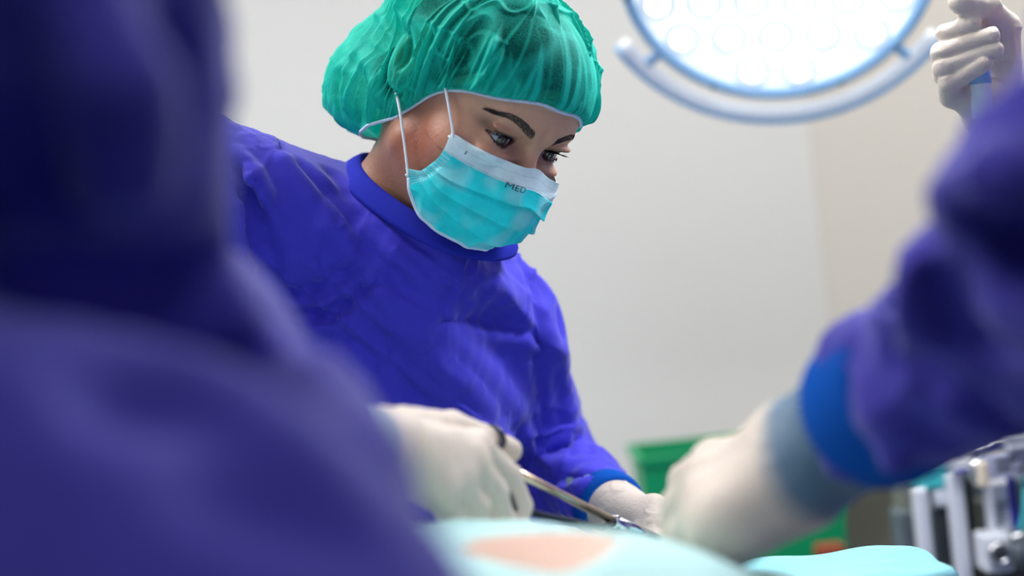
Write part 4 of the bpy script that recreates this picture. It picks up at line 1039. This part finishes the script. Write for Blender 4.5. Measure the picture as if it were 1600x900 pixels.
# ================================================================ surgical lamps
mp_ = mat('lamp_face', (1, 1, 1, 1), .3, emis=((.95, .98, 1, 1), .70)); mcup = mat('lamp_reflector', lin(215, 228, 238), .25, emis=((.84, .92, 1, 1), .46)); mled = mat('lamp_led', (1, 1, 1, 1), .3, emis=((.97, .985, 1, 1), 4.5)); mled2 = mat('lamp_led_field', (1, 1, 1, 1), .3, emis=((.95, .98, 1, 1), 240))
def make_lamp(origin, normal, up, label, R=.214, handle=None, ceiling=None):
    n_ = nrm(normal); y = nrm(np.asarray(up) - n_ * (n_ @ np.asarray(up))); x = np.cross(y, n_); RR = np.stack([x, y, n_], 1); T = lambda v: origin + np.asarray(v) @ RR.T
    t = thing('surgical_lamp', origin, label, 'lamp')
    V, F_ = disc_lathe([(.001, -.085), (.08, -.082), (.16, -.062), (R - .012, -.028), (R - .004, -.006)], 64); mesh_obj('housing', T(V), F_, M['lamp_white'], t)
    V, F_ = disc_lathe([(R - .014, -.004), (R - .014, .006), (R - .008, .010), (R, .006), (R + .002, -.004), (R - .004, -.014)], 96); o = mesh_obj('rim', T(V), F_, M['lamp_blue'], t); o['label'] = 'pale blue rim'
    V, F_ = disc_lathe([(.001, -.006), (R * .5, -.005), (R - .015, -.002)], 64); mesh_obj('face_plate', T(V), F_, mp_, t)
    sp = .066; pts = [(sp * (i + j * .5), sp * j * .866) for i in range(-4, 5) for j in range(-4, 5)]
    for cx_, cy_ in pts:
        if math.hypot(cx_, cy_) > R - .040: continue
        V, F_ = disc_lathe([(.029, 0), (.028, .004), (.020, .006), (.0165, .003), (.0155, .006)], 20); l_ = mesh_obj('lens', T(V + [cx_, cy_, 0]), F_, mcup, t)
        V, F_ = disc_lathe([(.0125, .004), (.010, .009), (.005, .012), (.0005, .013)], 14); mesh_obj('emitter', T(V + [cx_, cy_, 0]), F_, mled2 if handle is not None else mled, l_, origin=np.array(l_.matrix_world.translation))
    for a in (-168, -115, -64, -12, 40, 92, 144):
        a = math.radians(a); V, F_ = disc_lathe([(.0005, .012), (.0035, .0115), (.004, .008)], 10); mesh_obj('screw', T(V + [(R - .006) * math.cos(a), (R - .006) * math.sin(a), 0]), F_, M['screw'], t)
    # curved grab bar below the rim, on two brackets
    aa_ = np.radians(np.linspace(-150, -30, 40)); rb = R + .036
    V, F_ = tube_mesh(T([(rb * math.cos(a), rb * math.sin(a) , -.012) for a in aa_]), .0115, 14); gb = mesh_obj('grab_bar', V, F_, M['lamp_white'], t)
    V, F_ = tube_mesh(T([((rb + .0085) * math.cos(a), (rb + .0085) * math.sin(a), -.006) for a in aa_]), .0062, 10); o = mesh_obj('grab_bar_trim', V, F_, M['lamp_blue'], gb, origin=np.array(gb.matrix_world.translation)); o['label'] = 'pale blue strip along the bar'
    for a in (-139, -41):
        a = math.radians(a); V, F_ = tube_mesh(T([((R - .004) * math.cos(a), (R - .004) * math.sin(a), -.010), (rb * math.cos(a), rb * math.sin(a), -.012)]), .0075, 12); mesh_obj('bracket', V, F_, M['lamp_blue'], t)
    if handle is not None:
        V, F_ = tube_mesh(handle, .0095, 20); mesh_obj('sterile_handle', V, F_, M['lamp_white'], t)
        V, F_ = tube_mesh([handle[-1] * .62 + handle[-2] * .38, handle[-1] * .80 + handle[-2] * .20], .0105, 20); o = mesh_obj('handle_ring', V, F_, M['lamp_blue'], t)
        V, Fl = sdf_mesh(lambda p: cone(p, P(1462, -90, 1.325), P(1470, 10, 1.325), .0125, .0105), P(1462, -90, 1.325) - .04, P(1470, 10, 1.325) + .06, .003); mesh_obj('grip_lobe', V, Fl, M['lamp_white'], t)
    if ceiling is not None:
        b0 = T((0, 0, -.08)); V, F_ = tube_mesh([b0, T((0, .05, -.16)), T((0, .30, -.16)), np.array([*ceiling[:2], T((0, .30, -.16))[2] + .12]), np.asarray(ceiling)], .022, 16); mesh_obj('arm', V, F_, M['lamp_white'], t)
    return t
lc = P(1212, -60, 1.95)
vdir = nrm(CAM - lc); ln_ = nrm(vdir * math.cos(math.radians(31)) + (-CU) * math.sin(math.radians(31)))
make_lamp(lc, ln_, CU, 'round surgical lamp with pale blue rim and curved grab bar, glowing above the table', R=.2185, ceiling=(lc[0], 2.35, 2.8))
hp0 = P(1512, -80, 1.335); hp1 = P(1536, 185, 1.335)
l2 = P(1440, -400, 1.40); l2n = nrm(hp1 - l2)
make_lamp(l2, l2n, (.3, 1, 0), 'second surgical lamp held by its handle, standing just above the picture at the right', R=.20, handle=[l2 + l2n * .0, hp0, hp1], ceiling=(l2[0] + .1, l2[1] + .35, 2.8))

# ================================================================ things at the back right
def bx(c, s, bev=.004): return box(c, s, bev)
def pbox(x0, y0, x1, y1, Y, dep, bev=.004):
    c = P((x0 + x1) / 2, (y0 + y1) / 2, Y); s = Y / FPX; return box(c + CF * dep / 2, ((x1 - x0) * s, dep, (y1 - y0) * s), bev)
cab = P(1300, 700, 2.85)
t = thing('storage_cabinet', (cab[0], cab[1] + .15, 0), 'beige laminate cabinet behind the green bin', 'cabinet')
V, F_ = box((cab[0], cab[1] + .15, .45), (.30, .30, .86), .006); mesh_obj('body', V, F_, M['beige'], t)
V, F_ = box((cab[0], cab[1] - .008, .45), (.286, .016, .82), .004); dr = mesh_obj('door', V, F_, M['beige'], t)
V, F_ = tube_mesh([(cab[0] - .12, cab[1] - .03, .55), (cab[0] - .12, cab[1] - .03, .65)], .005, 8); mesh_obj('handle', V, F_, M['steel'], dr, origin=np.array(dr.matrix_world.translation))
# cart with green bin and carton
bc = P(1168, 790, 2.45); bz = P(1168, 898, 2.45)[2]
t = thing('trolley', (bc[0], bc[1] + .12, 0), 'steel trolley carrying the green bin', 'trolley')
V, F_ = box((bc[0], bc[1] + .12, bz - .012), (.42, .34, .02), .005); mesh_obj('shelf', V, F_, M['steel'], t)
V, F_ = box((bc[0], bc[1] + .12, .25), (.42, .34, .02), .005); mesh_obj('shelf', V, F_, M['steel'], t)
for sx in (-1, 1):
    for sy in (-1, 1):
        V, F_ = tube_mesh([(bc[0] + sx * .20, bc[1] + .12 + sy * .16, .06), (bc[0] + sx * .20, bc[1] + .12 + sy * .16, bz - .005)], .010, 10); lg = mesh_obj('leg', V, F_, M['steel'], t)
        V, F_ = tube_mesh([(bc[0] + sx * .20 - .008, bc[1] + .12 + sy * .16, .03), (bc[0] + sx * .20 + .008, bc[1] + .12 + sy * .16, .03)], .03, 16); mesh_obj('wheel', V, F_, M['dark'], lg, origin=np.array(lg.matrix_world.translation))
def tapered_bin(c, z0, z1, w0, w1, d0, d1, th=.006):
    V = []
    for (z, a, b) in ((z0, w0, d0), (z1 - .012, w1, d1), (z1 - .012, w1 + .012, d1 + .012), (z1, w1 + .012, d1 + .012), (z1, w1 - th * 2, d1 - th * 2), (z0 + th, w0 - th * 2, d0 - th * 2)):
        V += [(c[0] - a / 2, c[1] - b / 2, z), (c[0] + a / 2, c[1] - b / 2, z), (c[0] + a / 2, c[1] + b / 2, z), (c[0] - a / 2, c[1] + b / 2, z)]
    F_ = [[3, 2, 1, 0], [20, 21, 22, 23]] + [[r * 4 + i, r * 4 + (i + 1) % 4, r * 4 + 4 + (i + 1) % 4, r * 4 + 4 + i] for r in range(5) for i in range(4)]
    return V, F_
bt = P(1168, 700, 2.45)[2]
V, F_ = tapered_bin((bc[0], bc[1] + .12), bz, bt, .330, .350, .20, .22); o = mesh_obj('plastic_bin', V, F_, M['green'], None, smooth=False); tag(o, 'green plastic bin on the trolley, behind the gloved fist', 'bin')
cc_ = P(1300, 862, 2.36); V, F_ = box((cc_[0] , cc_[1] + .02, bz + .026), (.045, .04, .052), .002); o = mesh_obj('carton', V, F_, M['red'], None, smooth=False); tag(o, 'small brown carton in front of the green bin', 'box')

# anaesthesia machine
Ym = 2.0; mb_ = P(1560, 800, Ym)
t = thing('anaesthesia_machine', (mb_[0] , mb_[1] + .2, 0), 'grey and white medical machine with posts, labels and a round gauge at the right edge', 'machine')
def mpart(name, x0, y0, x1, y1, dY, dep, m, parent=None, label=None, bev=.004):
    V, F_ = pbox(x0, y0, x1, y1, Ym + dY, dep, bev); o = mesh_obj(name, V, F_, M[m], parent or t, smooth=False, origin=None if parent is None else np.array(parent.matrix_world.translation))
    if label: o['label'] = label
    return o
V, F_ = box((mb_[0] + .125, mb_[1] + .23, .50), (.29, .28, .88), .01); hz = mesh_obj('cabinet_body', V, F_, M['dark'], t, smooth=False)
mpart('side_panel', 1406, 742, 1442, 800, .10, .05, 'olive', label='olive grey upper panel'); mpart('side_panel', 1410, 798, 1446, 960, .09, .05, 'grey', label='slate grey lower panel')
mpart('post', 1440, 762, 1460, 960, .02, .03, 'white', label='white front post'); mpart('post', 1494, 738, 1516, 960, .0, .03, 'white', label='white front post')
mpart('header', 1440, 722, 1494, 764, .03, .20, 'teal', label='teal header block'); mpart('name_plate', 1460, 766, 1494, 792, .03, .02, 'white'); mpart('drawer_front', 1464, 794, 1496, 960, .045, .10, 'grey')
for k in range(5): mpart('vent_slat', 1468 + k * 5, 800, 1470.5 + k * 5, 950, .040, .006, 'dark', bev=.0005)
mpart('ledge', 1490, 716, 1532, 736, -.02, .24, 'white'); mpart('ledge_trim', 1494, 732, 1530, 738, -.022, .01, 'bluestripe')
mpart('recess_panel', 1516, 752, 1534, 960, .05, .05, 'dark'); mpart('column_panel', 1530, 778, 1552, 960, .03, .05, 'olive'); mpart('column_cap', 1516, 742, 1556, 780, .04, .05, 'grey')
sp_ = mpart('spec_panel', 1548, 752, 1590, 850, -.02, .03, 'white', label='white panel with small black print and a blue stripe'); mpart('stripe', 1578, 746, 1590, 826, -.023, .006, 'bluestripe', bev=.0008)
for k in range(7): mpart('print_line', 1556, 784 + k * 6, 1556 + (18, 14, 17, 12, 18, 15, 10)[k], 786 + k * 6, -.0215, .002, 'black', sp_, bev=.0002)
lp = mpart('label_plate', 1528, 706, 1640, 746, -.06, .012, 'violet_label', label='pale violet label plate')
for k, (a, b) in enumerate(((1556, 1590), (1594, 1630), (1556, 1582), (1588, 1620))): mpart('print_line', a, 716 + (k // 2) * 13, b, 722 + (k // 2) * 13, -.0615, .002, 'violet_print' if 'violet_print' in M else 'black', lp, bev=.0002)
V, F_ = merge([tube_mesh([P(1516, 706, Ym - .05), P(1552, 692, Ym - .05), P(1660, 686, Ym - .05)], .009, 12), tube_mesh([P(1524, 712, Ym - .05), P(1526, 752, Ym - .05)], .010, 12)]); mesh_obj('clamp_rail', V, F_, M['steel'], t)
mpart('clamp', 1574, 676, 1620, 704, -.07, .04, 'white', label='white clamp block'); mpart('clamp', 1528, 720, 1546, 762, -.065, .03, 'beige', label='beige clamp block')
g = mpart('gauge_block', 1540, 836, 1584, 896, -.05, .05, 'white', label='pale gauge block')
gc = P(1560, 864, Ym - .052); V, F_ = disc_lathe([(.0005, .004), (.010, .004), (.0105, .010), (.0145, .010), (.0155, .0), (.0155, -.004)], 32); Rg = np.stack([[1, 0, 0], [0, 0, 1], [0, -1, 0]], 1)
mesh_obj('gauge', gc + V @ np.array(Rg).T, F_, M['steel'], g, origin=np.array(g.matrix_world.translation))
V, F_ = tube_mesh([gc + [0, -.005, 0], gc + [0, -.008, 0]], .0095, 20); mesh_obj('gauge_dial', V, F_, M['dark'], g, origin=np.array(g.matrix_world.translation))
V, F_ = tube_mesh([P(1592, 838, Ym - .06), P(1596, 884, Ym - .06)], .011, 16); mesh_obj('canister', V, F_, M['grey'], t)
V, F_ = tube_mesh([P(1589, 832, Ym - .06), P(1592, 842, Ym - .06)], .0125, 16); mesh_obj('canister_cap', V, F_, M['steel'], t)
for k, (a, m_) in enumerate(((1600, 'teal'), (1612, 'cable'), (1625, 'bluestripe'))): V, F_ = tube_mesh(spline([P(a, 735, Ym - .03), P(a + 2, 790, Ym - .05), P(a - 6, 850, Ym - .04), P(a + 8, 940, Ym - .03)], 24), .0045, 8); mesh_obj('hose', V, F_, M[m_], t)
mpart('gauge_block', 1566, 888, 1640, 960, -.045, .05, 'dark', label='dark lower block'); mpart('main_panel', 1590, 740, 1720, 960, .02, .2, 'grey')
V, F_ = box((mb_[0] + .10, mb_[1] + .26, .05), (.38, .40, .04), .01); mesh_obj('base', V, F_, M['white'], t)
for sx in (-1, 1):
    for sy in (-1, 1):
        c_ = np.array([mb_[0] + .10 + sx * .15, mb_[1] + .26 + sy * .16, .03]); V, F_ = tube_mesh([c_ - [.012, 0, 0], c_ + [.012, 0, 0]], .03, 18); mesh_obj('wheel', V, F_, M['dark'], t)
#@@END
